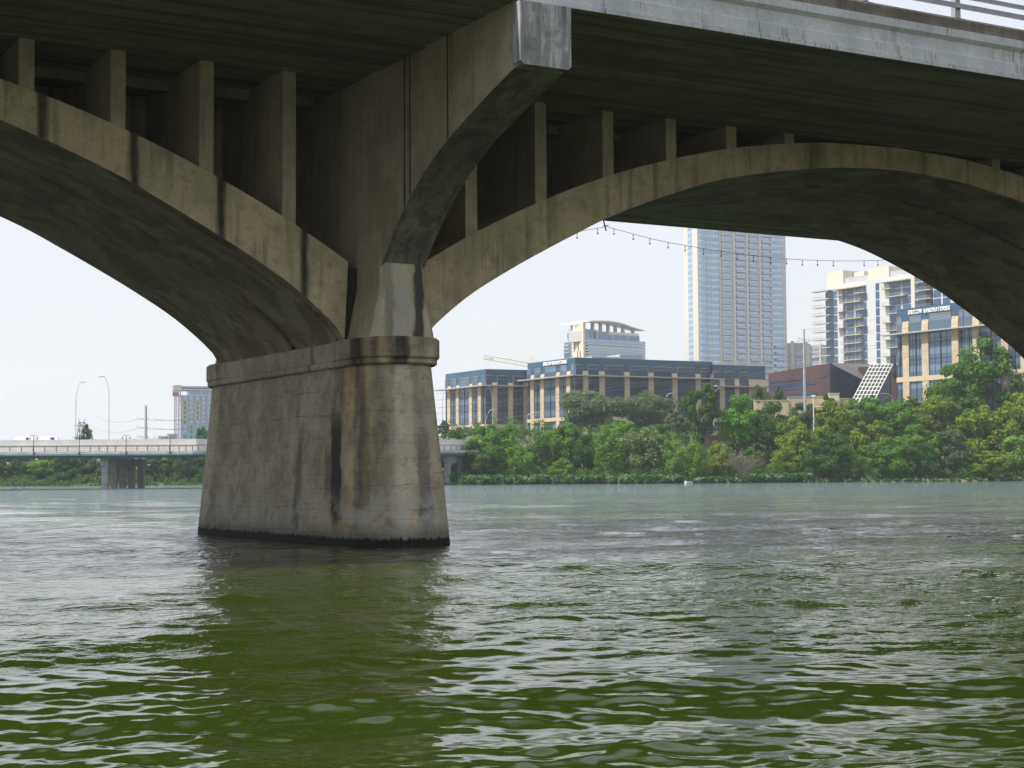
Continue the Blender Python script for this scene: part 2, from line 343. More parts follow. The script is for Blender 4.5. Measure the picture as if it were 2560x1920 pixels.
for xc in (XP0-1.5*SPAN+.05, .2, 35.9, XP0+1.5*SPAN):
    up = [(-a, b) for a, b in INT[::-1]]+[tuple(p) for p in INT[1:]]
    ue = [(-a, b) for a, b in EXT[::-1]]+[tuple(p) for p in EXT[1:]]
    b = MB(); N = len(up); K = len(YPR)+2
    vs = []
    for (ui, zi), (ux, zx) in zip(up, ue):
        vs += [(xc+ui, y, zi+dz) for y, dz in YPR]+[(xc+ux, YF, zx), (xc+ux, YN, zx)]
    fs = []; mi = []
    for i in range(N-1):
        for k in range(K):
            k2 = (k+1) % K; fs.append((i*K+k, i*K+k2, (i+1)*K+k2, (i+1)*K+k)); mi.append(1 if k < len(YPR)-1 else 0)
    fs += [tuple(range(K)), tuple((N-1)*K+k for k in range(K))]; mi += [0, 0]
    b.raw(vs, fs); b.mi = mi
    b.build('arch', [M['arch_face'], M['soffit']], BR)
    for s in (-1, 1):
        for u in (4.32, 6.5, 8.68, 10.85, 13.06, 15.24):
            x = xc+s*u; zb = min(ext_z(u-.18), ext_z(u+.18))-.05
            MB().box(x-.18, YN+.025, zb, x+.18, YF-.03, 12.03).build('spandrel_wall', M['wall'], BR)
    pw_ = [(xc+u_, ext_z(u_)-.3) for u_ in np.linspace(-16.6, 16.6, 41)]
    MB().prism(pw_+[(xc+16.6, 12.02), (xc-16.6, 12.02)], 'y', 43.0, 43.25).build('light_stop_wall', M['wall'], BR)  # unseen wall added to stop far-side light and darken the spandrel bays
    for y in (40.9,):
        MB().box(xc-16.9, y, 11.72, xc+16.9, y+.3, 12.02).build('soffit_beam', M['slab'], BR)
def plan(hw, yf, yb, n=2.6, ln=1.9, k=14):
    """closed plan outline (rounded noses), starts at far left going to the near left, round the near nose"""
    def nose(sgn, ytip):
        o = []
        for i in range(2*k+1):
            a = math.pi-math.pi*i/(2*k); c, s_ = math.cos(a), math.sin(a)
            x = math.copysign(abs(c)**(2/n), c)*hw; y = abs(s_)**(2/n)*ln
            o.append((x, y))
        return [(sgn*x, ytip+(ln-y)*(1 if sgn > 0 else -1)) for x, y in o] if sgn > 0 else [(-x, ytip-(ln-y)) for x, y in o]
    near = nose(1, yf); far = nose(-1, yb)
    L0 = (-hw, yb-ln); L1 = (-hw, yf+ln)
    seg = [(-hw, L0[1]+(L1[1]-L0[1])*i/12) for i in range(12)]
    return seg+near+[(hw, L1[1]+(L0[1]-L1[1])*i/12) for i in range(1, 12)]+far[:-1]
def loft(b, levels, xo, closed=True, cap_top=True):
    P = [[(xo+x, y, z) for x, y in pl] for pl, z in levels]; n = len(P[0])
    ref = levels[0][0]; U = [0]
    for i in range(n): U.append(U[-1]+math.dist(ref[i], ref[(i+1) % n]))
    for j in range(len(P)-1):
        for i in range(n):
            i2 = (i+1) % n; z0, z1 = P[j][0][2], P[j+1][0][2]
            b.face([P[j][i], P[j][i2], P[j+1][i2], P[j+1][i]], [(U[i], z0), (U[i+1], z0), (U[i+1], z1), (U[i], z1)])
    if cap_top: b.face(P[-1], [(U[i], P[-1][0][2]) for i in range(n)])
    return b
for k in (-1, 0, 1, 2):
    xp = XP0+k*SPAN+(.75 if k == 1 else 0)
    b = MB(); loft(b, [(plan(1.46, 36.2, 50.3), -1.0), (plan(1.37, 36.3, 50.2), 0.0), (plan(1.21, 36.56, 49.9), 2.3), (plan(1.05, 36.83, 49.7), 4.53)], xp)
    pb = b.build('pier', M['pier'], BR, fix=2)
    b = MB(); loft(b, [(plan(1.13, 36.72, 49.8), 4.52), (plan(1.16, 36.66, 49.86), 4.56), (plan(1.16, 36.66, 49.86), 4.685)], xp); b.build('ledge', M['cap'], pb, fix=2)
    b = MB()
    # cap: side band a little narrower than the rounded noses
    def capplan(d=0):
        pl = []
        for x, y in plan(1.22+d, 36.56-d, 49.9+d, ln=2.1):
            if 39.35 < y < 47.1: x = math.copysign(1.09+d, x)
            pl.append((x, y))
        return pl
    loft(b, [(capplan(-.03), 4.68), (capplan(), 4.72), (capplan(), 5.15), (capplan(-.05), 5.2)], xp); b.build('cap', M['cap'], pb, fix=2)
    # skewback and core
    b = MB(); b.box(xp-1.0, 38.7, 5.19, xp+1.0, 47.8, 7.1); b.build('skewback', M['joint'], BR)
    # flared pylon standing on the nose
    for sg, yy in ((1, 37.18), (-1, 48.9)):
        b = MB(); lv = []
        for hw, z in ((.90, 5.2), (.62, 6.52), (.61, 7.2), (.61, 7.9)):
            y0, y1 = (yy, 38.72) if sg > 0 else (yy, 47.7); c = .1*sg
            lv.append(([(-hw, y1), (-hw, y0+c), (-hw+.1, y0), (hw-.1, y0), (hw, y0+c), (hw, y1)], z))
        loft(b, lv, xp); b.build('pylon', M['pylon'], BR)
    # diaphragm wall with its cantilever brackets
    lo = [(30.42, 10.54), (31.7, 10.17), (33.27, 9.66), (34.1, 9.33), (34.82, 8.98), (35.5, 8.56), (36.1, 8.12), (36.7, 7.58), (37.22, 7.04), (38.75, 5.3)]
    hi = [(86.0-y-.3 if y < 32 else 86.0-y-.3, z) for y, z in lo]
    poly = [(30.42, 12.035)]+lo+[(h, z) for h, z in hi[::-1]]+[(hi[0][0], 12.035)]
    b = MB(); n = len(poly); v = [(xp-.6, y, z) for y, z in poly]+[(xp+.6, y, z) for y, z in poly]
    f = [tuple(range(n-1, -1, -1)), tuple(range(n, 2*n))]+[(i, (i+1) % n, n+(i+1) % n, n+i) for i in range(n)]
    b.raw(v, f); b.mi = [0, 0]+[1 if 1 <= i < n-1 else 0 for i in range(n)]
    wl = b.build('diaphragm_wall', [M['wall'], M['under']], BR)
    for y0, y1 in ((30.1, 30.44), (55.26, 55.6)):
        b = MB(); b.cur = 0; c = .05
        b.prism([(xp-.64, 10.62), (xp-.56, 10.55), (xp+.56, 10.55), (xp+.64, 10.62), (xp+.64, 11.94), (xp-.64, 11.94)], 'y', y0, y1)
        b.build('bracket_end', M['block'], wl)
    for y in (33.55, 35.55, 35.85):
        zb = float(np.interp(y, [p[0] for p in lo], [p[1] for p in lo]))
        MB().box(xp-.612, y, zb+.02, xp-.59, y+.05, 12.0).build('wall_joint', M['joint'], wl)
# deck
X0, X1 = XP0-2*SPAN, XP0+3*SPAN
near = [(30.30, 12.0), (30.30, 12.12), (30.36, 12.15), (30.36, 12.41), (30.45, 12.47), (30.45, 12.76), (30.34, 12.85), (30.34, 13.05)]
soff = [(31.56, 12.0), (31.56, 12.14), (31.68, 12.14), (31.68, 12.0), (34.5, 12.0), (34.5, 12.13), (34.62, 12.13), (34.62, 11.97), (37.3, 11.97), (37.36, 12.03), (38.4, 12.03), (38.4, 12.0)]
def mir(p): return (85.7-p[0], p[1])
poly = near[::-1]+soff+[mir(p) for p in soff[::-1]]+[mir(p) for p in near]
b = MB(); n = len(poly); v = [(X0, *p) for p in poly]+[(X1, *p) for p in poly]
b.raw(v, [tuple(range(n)), tuple(range(n, 2*n))]+[(i, (i+1) % n, n+(i+1) % n, n+i) for i in range(n)])
b.mi = [0, 0]+[0 if (i < 7 or i >= n-8) else 1 for i in range(n)]
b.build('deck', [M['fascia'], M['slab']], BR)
for s in (0, 1):
    pr = [(30.46, 13.04), (30.46, 13.36), (30.49, 13.39), (30.62, 13.39), (30.62, 13.46), (31.0, 13.46), (31.0, 13.04)]
    if s: pr = [mir(p) for p in pr]
    MB().prism(pr, 'x', X0+.01, X1-.01).build('parapet', M['parapet'], BR)
rl = MB().box(X0+.5, 30.72, 13.78, X1-.5, 30.80, 13.9).build('guard_railing', M['rail'], BR)
for z in (14.06, 14.34): MB().box(X0+.5, 30.72, z, X1-.5, 30.80, z+.1).build('rail', M['rail'], rl)
pm = None
for i in range(-14, 22):
    x = 30.9+i*3.15
    if not X0 < x < X1: continue
    b = MB().prism([(x-.1, 13.5), (x+.1, 13.5), (x+.07, 14.5), (x-.07, 14.5)], 'y', 30.80, 30.95).box(x-.17, 30.7, 13.455, x+.17, 31.0, 13.50)
    b.build('railing_post', M['rail'], rl)
# string lights hung along the far edge of the deck
def g6(a, b): return 1400+a*.40687, 480+b*.40687
ws = [(60, 262), (140, 238), (232, 222), (283, 213), (330, 225), (450, 258), (552, 285), (664, 310), (770, 328), (880, 348), (988, 362), (1088, 380), (1187, 392), (1293, 404), (1390, 410), (1487, 417), (1580, 420), (1677, 423), (1780, 424), (1866, 423), (1951, 420), (2060, 414), (2200, 400)]
YS = 55.9
p0 = atY(*g6(283, 213), YS)
LS = thing('string_light', p0, 'string of small dark light bulbs sagging below the far edge of the arch bridge', 'string light')
M['black'] = plain('black_rubber', (.02, .018, .016), .6); M['bulb'] = plain('bulb_smoked_glass', (.05, .045, .04), .15, spec=.8)
pw = [atY(*g6(*w), YS) for w in ws]
MB().tube(pw, .010, 5).build('cable', M['black'], LS)
MB().tube([(p0.x-.12, YS, 12.1), (p0.x, YS, p0.z-.18)], .028, 6).tube([(p0.x-.12, YS, p0.z+.02), (p0.x+.12, YS, p0.z+.06)], .02, 5).build('hanger', M['black'], LS)
for a in (105, 232, 332, 450, 552, 664, 768, 880, 988, 1088, 1187, 1293, 1390, 1487, 1580, 1677, 1866, 1951):
    q = atY(*g6(a, 300), YS).x; z = float(np.interp(q, [w.x for w in pw], [w.z for w in pw]))
    b = MB().tube([(q, YS, z), (q, YS, z-.13)], .015, 6); b.ball((q, YS, z-.21), .032, .032, .05, 8, 6); b.build('bulb', M['bulb'], LS)

# ================= WATER =================
rs = np.random.RandomState(4)
waves = []
fd = math.atan2(_fh.y, _fh.x)
for lam0, lam1, slope, n, spread in ((2.6, 5.5, .035, 7, .4), (1.1, 2.4, .06, 16, .5), (.5, 1.1, .072, 36, .8), (.18, .5, .115, 80, .9), (.075, .2, .11, 90, .95)):
    for i in range(n):
        lam = lam0*(lam1/lam0)**rs.rand(); a = fd+math.pi+rs.randn()*spread+.12
        k = 2*math.pi/lam; waves.append((k*math.cos(a), k*math.sin(a), slope*math.sqrt(2/n)/k, rs.rand()*6.283, lam))
rr = [3.0]
while rr[-1] < 900: r = rr[-1]; rr.append(r+max(.017, .0036*r*(max(r, 12)/12)**.45))
rr = np.array(rr)
ang = np.concatenate([np.linspace(-100, -24, 26)[:-1], np.linspace(-24, 24, 720), np.linspace(24, 100, 26)[1:]])
ang = np.radians(ang); A, RR_ = np.meshgrid(ang, rr)
dr = np.gradient(rr); DR = np.maximum(np.repeat(dr[:, None], len(ang), 1), RR_*np.gradient(ang)[None, :])
wx = RR_*np.cos(fd-A); wy = RR_*np.sin(fd-A); hz = np.zeros_like(wx); cx_ = np.zeros_like(wx); cy_ = np.zeros_like(wx)
for kx, ky, am, ph, lam in waves:
    w = np.clip((lam/DR-2.2)/2.5, 0, 1)
    th = kx*wx+ky*wy+ph; hz += am*w*np.sin(th); k = math.hypot(kx, ky)
    cx_ += am*w*kx/k*np.cos(th); cy_ += am*w*ky/k*np.cos(th)
gust = .75+.35*np.sin(wx*.21+1.3+np.sin(wy*.13))*np.sin(wy*.17+wx*.05)
hz *= gust; wx2 = wx+1.15*cx_*gust; wy2 = wy+1.15*cy_*gust
miss = np.stack([1-np.clip((.27/DR-2.2)/2.5, 0, 1), 1-np.clip((.8/DR-2.2)/2.5, 0, 1), 0*DR], -1)
nr, na = wx.shape
co = np.stack([wx2, wy2, hz], -1).reshape(-1, 3).astype(np.float32)
ii = (np.arange(nr-1)[:, None]*na+np.arange(na-1)[None, :]).ravel()
quads = np.stack([ii, ii+1, ii+na+1, ii+na], -1).astype(np.int32)
def np_mesh(name, co, quads, mat, smooth=True):
    me = bpy.data.meshes.new(name); me.vertices.add(len(co)); me.vertices.foreach_set('co', co.ravel())
    me.loops.add(quads.size); me.loops.foreach_set('vertex_index', quads.ravel()); me.polygons.add(len(quads))
    me.polygons.foreach_set('loop_start', np.arange(0, quads.size, 4, dtype=np.int32)); me.materials.append(mat)
    me.update(calc_edges=True); me.validate()
    if smooth: me.shade_smooth()
    return me
t = NT('river_water')
dd = t.m2('LENGTH', 0) if False else None
at = t.n('Attribute', attribute_name='ripple'); am0 = t.xyz(at.outputs['Vector']); gu = t.step(t.noise(t.pos((.05, .11, .1)), 1.6, 6, .68, .5), .32, .68, .25, 1.9); am_ = [t.m2('MULTIPLY', am0[0], gu), t.m2('MULTIPLY', am0[1], gu)]
bl = t.m2('ADD', t.m2('MULTIPLY', t.noise(t.pos(), 4.2, 3, .6), am_[0]), t.m2('MULTIPLY', t.noise(t.pos(), 17, 3, .6), .035)); bm = t.m2('MULTIPLY', t.noise(t.pos((1, 1, 1), (3, 3, 3)), 1.5, 3, .6), am_[1])
nb = t.n('Bump'); nb.inputs['Strength'].default_value = 1.; nb.inputs['Distance'].default_value = .045; t.set(nb.inputs['Height'], bl)
nb2 = t.n('Bump'); nb2.inputs['Strength'].default_value = 1.; nb2.inputs['Distance'].default_value = .13; t.set(nb2.inputs['Height'], bm); t.set(nb2.inputs['Normal'], nb.outputs[0])
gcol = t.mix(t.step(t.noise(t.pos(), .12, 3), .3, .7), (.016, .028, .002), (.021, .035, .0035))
far_sky_tint = t.step(t.m2('ADD', t.xyz()[1], t.m2('MULTIPLY_ADD', t.noise(t.pos(), .03, 3), 40, -20)), 42, 165)
gcol = t.mix(far_sky_tint, gcol, (.085, .135, .137))      # teal painted in for sky the far ripples would reflect, beyond the bridge
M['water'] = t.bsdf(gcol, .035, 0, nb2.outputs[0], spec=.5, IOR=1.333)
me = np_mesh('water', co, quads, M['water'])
ra = me.attributes.new('ripple', 'FLOAT_VECTOR', 'POINT'); ra.data.foreach_set('vector', miss.reshape(-1).astype(np.float32))
o = bpy.data.objects.new('water', me); ROOT.objects.link(o); tag(o, kind='structure')
# river bed / terrain sheet reaching the horizon
tb = MB().box(-1500, -1000, -4.2, 2600, 2600, -4.0); o = tb.build('ground', plain('ground_soil', (.09, .085, .05), .9)); tag(o, kind='structure')
# ================= TERRAIN =================
def G(l, D, z=0.0): return Vector((_rt.x*l+_fh.x*D, _rt.y*l+_fh.y*D, z))
def PX(px, D): return (px-CX)*D/F          # lateral offset of an image column at a depth
def sstep(a, b, x):
    t = np.clip((x-a)/(b-a), 0, 1); return t*t*(3-2*t)
def shore(l): return 412-66*sstep(-60, -16, l)+np.clip(l, 0, 300)*.16+3.0*np.sin(l*.13)
def hgt(l, D):
    s = D-shore(l); R_ = sstep(-62, -14, l)
    base = -2.5+3.2*sstep(-6, 3, s)
    rise = R_*(10.0*sstep(6, 62, s)+7.0*sstep(45, 105, l)*sstep(2, 60, s)+3*sstep(60, 110, s))+(1-R_)*(4.5*sstep(4, 50, s))
    return base+rise+.35*np.sin(l*.21+D*.05)*sstep(2, 20, s)
ls = np.concatenate([np.linspace(-1300, -260, 14)[:-1], np.linspace(-260, 330, 150), np.linspace(330, 1300, 14)[1:]])
Ds = np.concatenate([np.linspace(320, 520, 110), np.geomspace(530, 1700, 14)])
LL, DD = np.meshgrid(ls, Ds); Z = hgt(LL, DD)
co = np.stack([_rt.x*LL+_fh.x*DD, _rt.y*LL+_fh.y*DD, Z], -1).reshape(-1, 3).astype(np.float32)
n1, n0 = LL.shape; ii = (np.arange(n1-1)[:, None]*n0+np.arange(n0-1)[None, :]).ravel()
t = NT('bank_ground'); c = t.mix(t.step(t.noise(t.pos(), .25, 6, .7), .4, .62), (.16, .125, .08), (.045, .06, .022)); M['bank'] = t.bsdf(c, .95)
me = np_mesh('river_bank', co, np.stack([ii, ii+1, ii+n0+1, ii+n0], -1).astype(np.int32), M['bank'])
o = bpy.data.objects.new('river_bank', me); ROOT.objects.link(o); tag(o, kind='structure')

# ================= FAR ROAD BRIDGE =================
M['fb_conc'] = plain('pale_barrier_concrete', (.62, .57, .51), .85, var=.1, sc=.6)
M['fb_grey'] = plain('grey_barrier_concrete', (.56, .56, .56), .85, var=.08, sc=.6)
M['fb_curb'] = plain('weathered_curb_concrete', (.40, .42, .43), .85, var=.2, sc=1.5)
M['fb_gird'] = plain('dark_steel_girder', (.045, .065, .075), .6)
M['fb_teal'] = plain('teal_painted_steel', (.12, .19, .20), .5)
M['fb_pier'] = plain('bridge_column_concrete', (.27, .25, .24), .9, var=.2, sc=.8)
M['fb_rail'] = plain('dark_green_railing', (.05, .065, .065), .5)
M['fb_tan'] = plain('tan_barrier_band', (.46, .36, .28), .85)
FB = thing('road_bridge', G(PX(250, 300), 300, 0), 'long low girder road bridge in the distance with pale barrier, dark railing and concrete piers', 'bridge')
path = [(PX(-1100, 297), 297, 0), (PX(482, 297), 297, 0), (PX(1203, 350), 350, .65)]
def sweep(name, prof, mat, path=path, parent=FB):      # prof: (offset away from camera, z)
    b = MB(); rows = []
    for l, D, dz in path: rows.append([G(l, D+o, z+dz) for o, z in prof])
    n = len(prof); v = [p for r in rows for p in r]; f = []
    for i in range(len(rows)-1):
        for k in range(n): f.append((i*n+k, i*n+(k+1) % n, (i+1)*n+(k+1) % n, (i+1)*n+k))
    f += [tuple(range(n)), tuple((len(rows)-1)*n+k for k in range(n))]
    b.raw(v, f); return b.build(name, mat, parent)
def rect(o0, o1, z0, z1): return [(o0, z0), (o1, z0), (o1, z1), (o0, z1)]
sweep('deck', rect(.15, 22, 6.05, 6.55), M['fb_curb'])
sweep('curb', rect(0, .5, 6.2, 6.68), M['fb_curb'])
gd = sweep('girder', rect(.35, 1.2, 5.45, 6.1), M['fb_gird'])
sweep('edge_beam', rect(-.05, .3, 5.9, 6.2), M['fb_teal'])
br = sweep('barrier', rect(3.2, 3.6, 6.5, 8.0), M['fb_conc'])
sweep('upper_barrier', rect(3.3, 3.7, 7.98, 8.9), M['fb_grey'], parent=br)
sweep('barrier_band', rect(3.12, 3.25, 7.78, 7.92), M['fb_tan'], parent=br)
sweep('roadway_slab', rect(3.75, 20, 7.5, 7.94), M['fb_grey'])
sweep('back_rail', rect(19.5, 19.6, 8.98, 9.08), M['fb_rail'])
ral = sweep('railing', rect(.1, .17, 7.56, 7.64), M['fb_rail'])
sweep('lower_rail', rect(.1, .15, 6.85, 6.9), M['fb_rail'], parent=ral); sweep('middle_rail', rect(.1, .15, 7.15, 7.19), M['fb_rail'], parent=ral)
def bpt(px, off=0.):                       # a point on the bridge's near edge seen in image column px
    if px < 482: D = 297.; dz = 0
    else:
        l0, D0 = path[1][:2]; l1, D1 = path[2][:2]; a = (px-CX)/F
        t_ = (a*D0-l0)/((l1-l0)-a*(D1-D0)); D = D0+(D1-D0)*t_; dz = .65*t_
    return D, dz
for a in list(range(-330, 0, 29))+[-5, 24, 53, 82, 111, 140, 169, 197, 225, 247, 268, 288, 314, 342, 368, 396, 423, 447, 464, 480, 496]+list(range(1095, 1210, 15)):
    D, dz = bpt(a); p = G(PX(a, D), D+.12, 0)
    MB().box(p.x-.06, p.y-.05, 6.6+dz, p.x+.06, p.y+.05, 7.6+dz).build('railing_post', M['fb_rail'], ral)
for a in list(range(-300, 500, 54)):
    D = 297.; b = MB(); l = PX(a+27, D)
    v = [G(l-1.1, D+.3, 5.46), G(l-.35, D+.3, 5.2), G(l+.35, D+.3, 5.2), G(l+1.1, D+.3, 5.46), G(l-1.1, D+1.3, 5.46), G(l-.35, D+1.3, 5.2), G(l+.35, D+1.3, 5.2), G(l+1.1, D+1.3, 5.46)]
    b.raw(v, [(0, 1, 2, 3), (7, 6, 5, 4), (0, 4, 5, 1), (1, 5, 6, 2), (2, 6, 7, 3), (3, 7, 4, 0)]); b.build('girder_haunch', M['fb_gird'], gd)
def fpier(cols, ztop, dz):
    b = MB(); (a0, D0), (a1, D1) = cols[0], cols[-1]
    u = (G(PX(a1, D1), D1)-G(PX(a0, D0), D0)); L = u.length; u.normalize(); w = Vector((u.y, -u.x, 0))
    o = G(PX(a0, D0), D0); b.obox(o, u, w, (-.8, L+.8), (-.75, .75), ztop-1.5+dz, ztop+dz)
    p = b.build('pier', M['fb_pier'], FB)
    for a, D in cols:
        q = G(PX(a, D), D); b = MB(); hw = .56
        v = []
        for z, s in ((-2, 1.05), (3.4+dz, 1), (4.3+dz, 1.35)):
            v += [q+u*(-hw*.8*s)+w*(-hw)+_up*z, q+u*(hw*.8*s)+w*(-hw)+_up*z, q+u*(hw*.8*s)+w*hw+_up*z, q+u*(-hw*.8*s)+w*hw+_up*z]
        f = [(0, 1, 2, 3), (8, 9, 10, 11)]+[(4*j+i, 4*j+(i+1) % 4, 4*j+4+(i+1) % 4, 4*j+4+i) for j in (0, 1) for i in range(4)]
        b.raw(v, f); b.build('column', M['fb_pier'], p)
fpier([(263.5, 299), (285.5, 303.5), (307, 308), (329.5, 312.5), (353, 317.5)], 5.5, 0)
fpier([(-560, 299), (-500, 306), (-440, 314)], 5.5, 0)
D, dz = bpt(1120)
fpier([(1118, D+2), (1150, D+8), (1184, D+14)], 5.9, .4)
# globe lamps on the footway
M['lamp_dark'] = plain('lamp_dark_metal', (.03, .035, .035), .5); M['globe'] = plain('lamp_globe_glass', (.3, .3, .28), .3, spec=.6)
def arc_lamp(px, lab):
    D, dz = bpt(px); p = G(PX(px, D), D-.05, 6.3+dz)
    t_ = thing('street_lamp', p, lab, 'lamp', 'double-armed lamps along the road bridge footway')
    MB().tube([p, p+_up*3.0], .06, 6).tube([p-_up*.15, p+_up*.15], .16, 6).build('pole', M['lamp_dark'], t_)
    for s in (-1, 1):
        pts = [p+_up*(2.9+.45*math.sin(a))+_rt*s*(.34-.34*math.cos(a)) for a in [math.pi*i/8*1.05 for i in range(9)]]
        MB().tube(pts, .035, 5).build('arm', M['lamp_dark'], t_)
        q = pts[-1]; MB().ball((q.x, q.y, q.z-.1), .2, .2, .11, 8, 5).build('lamp_shade', M['lamp_dark'], t_)
for px, lab in ((-32, 'double-armed dark footway lamp at the photo left edge of the road bridge'), (84, 'double-armed dark footway lamp between the two white vehicles on the road bridge'), (198, 'double-armed dark footway lamp just left of the road bridge pier'), (315, 'double-armed dark footway lamp standing above the road bridge pier'), (425, 'double-armed dark footway lamp below the tower under construction')): arc_lamp(px, lab)
M['galv'] = plain('galvanised_steel', (.42, .44, .46), .5, .2)
def hook_lamp(px, D, zb, ztop, arm, lab, r=.11, grp=None, side=None):
    p = gp(px, D, zb); t_ = thing('street_light', p, lab, 'street light', grp)
    q = p+_up*(ztop-zb)
    MB().tube([p, q], r, 7, r*.6).build('pole', M['galv'], t_)
    pts = [q+_rt*(arm*f)+_up*(g) for f, g in ((0, -.1), (.15, 1.0), (.38, 2.1), (.62, 2.7), (.85, 2.85))] if arm > -99 and abs(arm) < 2.4 else [q+_rt*(arm*f)+_up*(g) for f, g in ((0, -.1), (.25, .5), (.6, .85), (.9, .9))]
    MB().tube(pts, r*.5, 5).build('arm', M['galv'], t_)
    e = pts[-1]; b = MB(); sgn = math.copysign(1, arm)
    b.obox(e, _rt*sgn, _fh, (-.15, .85), (-.16, .16), e.z-.08, e.z+.07); b.build('lamp_head', M['galv'], t_)
    return t_
m300 = 300/F
hook_lamp(188, 312, 7.6, 1.7+(hor(188)-993)*312/F, 1.1, 'tall grey street light bent right, on the road bridge beside the lone green tree', .12)
hook_lamp(271, 312, 7.6, 1.7+(hor(271)-979)*312/F, -1.3, 'tallest grey street light bent left, right of the lone green tree on the road bridge', .12)
# vehicles on the far bridge (only roofs show above the barrier)
M['carw'] = plain('white_car_paint', (.78, .78, .78), .25, var=.02, spec=.6); M['cglass'] = plain('car_window_glass', (.03, .035, .045), .1, spec=.8); M['tyre'] = plain('tyre_rubber', (.02, .02, .02), .8)
def car(px, D, zb, L, Hh, van, lab, name='parked_car', col='carw', cat='car', flip=1):
    p = gp(px, D, zb); t_ = thing(name, p, lab, cat); u = _rt*flip; w = -_fh; hw = .92
    prof = [(-L/2, .35), (-L/2, .85), (-L*.46, 1.0), (-L*.27, 1.08), (-L*.15, Hh*.97), (-L*.02, Hh), (L*.3, Hh*.99), (L*.44, Hh*.8 if not van else Hh*.96), (L*.49, 1.1), (L/2, .8), (L/2, .35)]
    b = MB(); n = len(prof)
    v = [p+u*x+w*hw*(1 if z < 1.1 else .82)+_up*z for x, z in prof]+[p+u*x-w*hw*(1 if z < 1.1 else .82)+_up*z for x, z in prof]
    b.raw(v, [tuple(range(n)), tuple(range(n, 2*n))]+[(i, (i+1) % n, n+(i+1) % n, n+i) for i in range(n)]); bd = b.build('body', M[col], t_)
    for x0, x1 in ((-.16, -.01), (.01, .19), (.21, .37)):
        if x1 > .3 and not van: x1 = .33
        z0, z1 = 1.13, Hh*.9; b = MB()
        xs0 = x0*L+(.25 if x0 < -.1 else 0)
        b.raw([p+u*(x0*L)+w*(hw*.93)+_up*z0, p+u*(x1*L)+w*(hw*.93)+_up*z0, p+u*(x1*L-.05)+w*(hw*.86)+_up*z1, p+u*xs0+w*(hw*.86)+_up*z1,
               p+u*(x0*L)+w*(hw*.7)+_up*z0, p+u*(x1*L)+w*(hw*.7)+_up*z0, p+u*(x1*L-.05)+w*(hw*.7)+_up*z1, p+u*xs0+w*(hw*.7)+_up*z1],
              [(0, 1, 2, 3), (7, 6, 5, 4), (0, 4, 5, 1), (1, 5, 6, 2), (2, 6, 7, 3), (3, 7, 4, 0)]); b.build('window', M['cglass'], t_)
    for x in (-.31, .31):
        for s in (1, -1): MB().tube([p+u*x*L+w*s*(hw-.02)+_up*.33, p+u*x*L+w*s*(hw-.22)+_up*.33], .33, 12).build('wheel', M['tyre'], t_)
    return t_
car(53, 310, 7.95, 4.9, 1.82, False, 'white car with curved roof driving on the road bridge, left of the first lamp', 'car')
car(114, 310, 7.95, 5.0, 1.80, True, 'white van with a roof rack driving on the road bridge, right of the first lamp', 'van', cat='van')
# floating boom and two paddlers
M['rope'] = plain('dark_boom_float', (.035, .04, .04), .7)
b = MB(); pts = []
for i in range(41):
    px = -500+i*28; D = 240+(px+300)*.044; pts.append(gp(px, D, .03+.02*math.sin(i*2.1)))
b.tube(pts, .09, 6); o = b.build('floating_boom', M['rope']); tag(o, 'thin dark floating boom line stretched across the water before the road bridge', 'boom')
def skin_person(name, loc, joints, edges, mats, label, face):
    """one continuous skinned body; joints: name -> (x right, y forward, z, radius)"""
    me = bpy.data.meshes.new('body'); keys = list(joints)
    me.from_pydata([joints[k][:3] for k in keys], [(keys.index(a), keys.index(b)) for a, b in edges], [])
    o = bpy.data.objects.new('tmp', me); ROOT.objects.link(o)
    md = o.modifiers.new('s', 'SKIN'); sv = me.skin_vertices[0].data
    for i, k in enumerate(keys): sv[i].radius = (joints[k][3],)*2; sv[i].use_root = (i == 0)
    o.modifiers.new('ss', 'SUBSURF').levels = 2
    dg = bpy.context.evaluated_depsgraph_get(); dg.update(); m2 = bpy.data.meshes.new_from_object(o.evaluated_get(dg)); bpy.data.objects.remove(o)
    m2.name = 'body'; m2.materials.clear()
    for mt in mats: m2.materials.append(mt)
    for p in m2.polygons:
        z = p.center.z; p.material_index = 1 if (z > 1.4 or z < .25 or abs(p.center.x) > .34) else (0 if z > .8 else 2)
        p.use_smooth = True
    q = bpy.data.objects.new('body', m2); ROOT.objects.link(q)
    r = thing(name, loc, label, 'person'); q.parent = r; r.rotation_euler = (0, 0, face)
    return r
M['skin'] = plain('skin', (.30, .18, .12), .6); M['shirt'] = plain('dark_shirt', (.03, .035, .06), .9); M['shorts'] = plain('dark_shorts', (.05, .04, .05), .9); M['board'] = plain('board_grey_blue', (.25, .3, .33), .4)
M['hair'] = plain('dark_hair', (.02, .015, .012), .8)
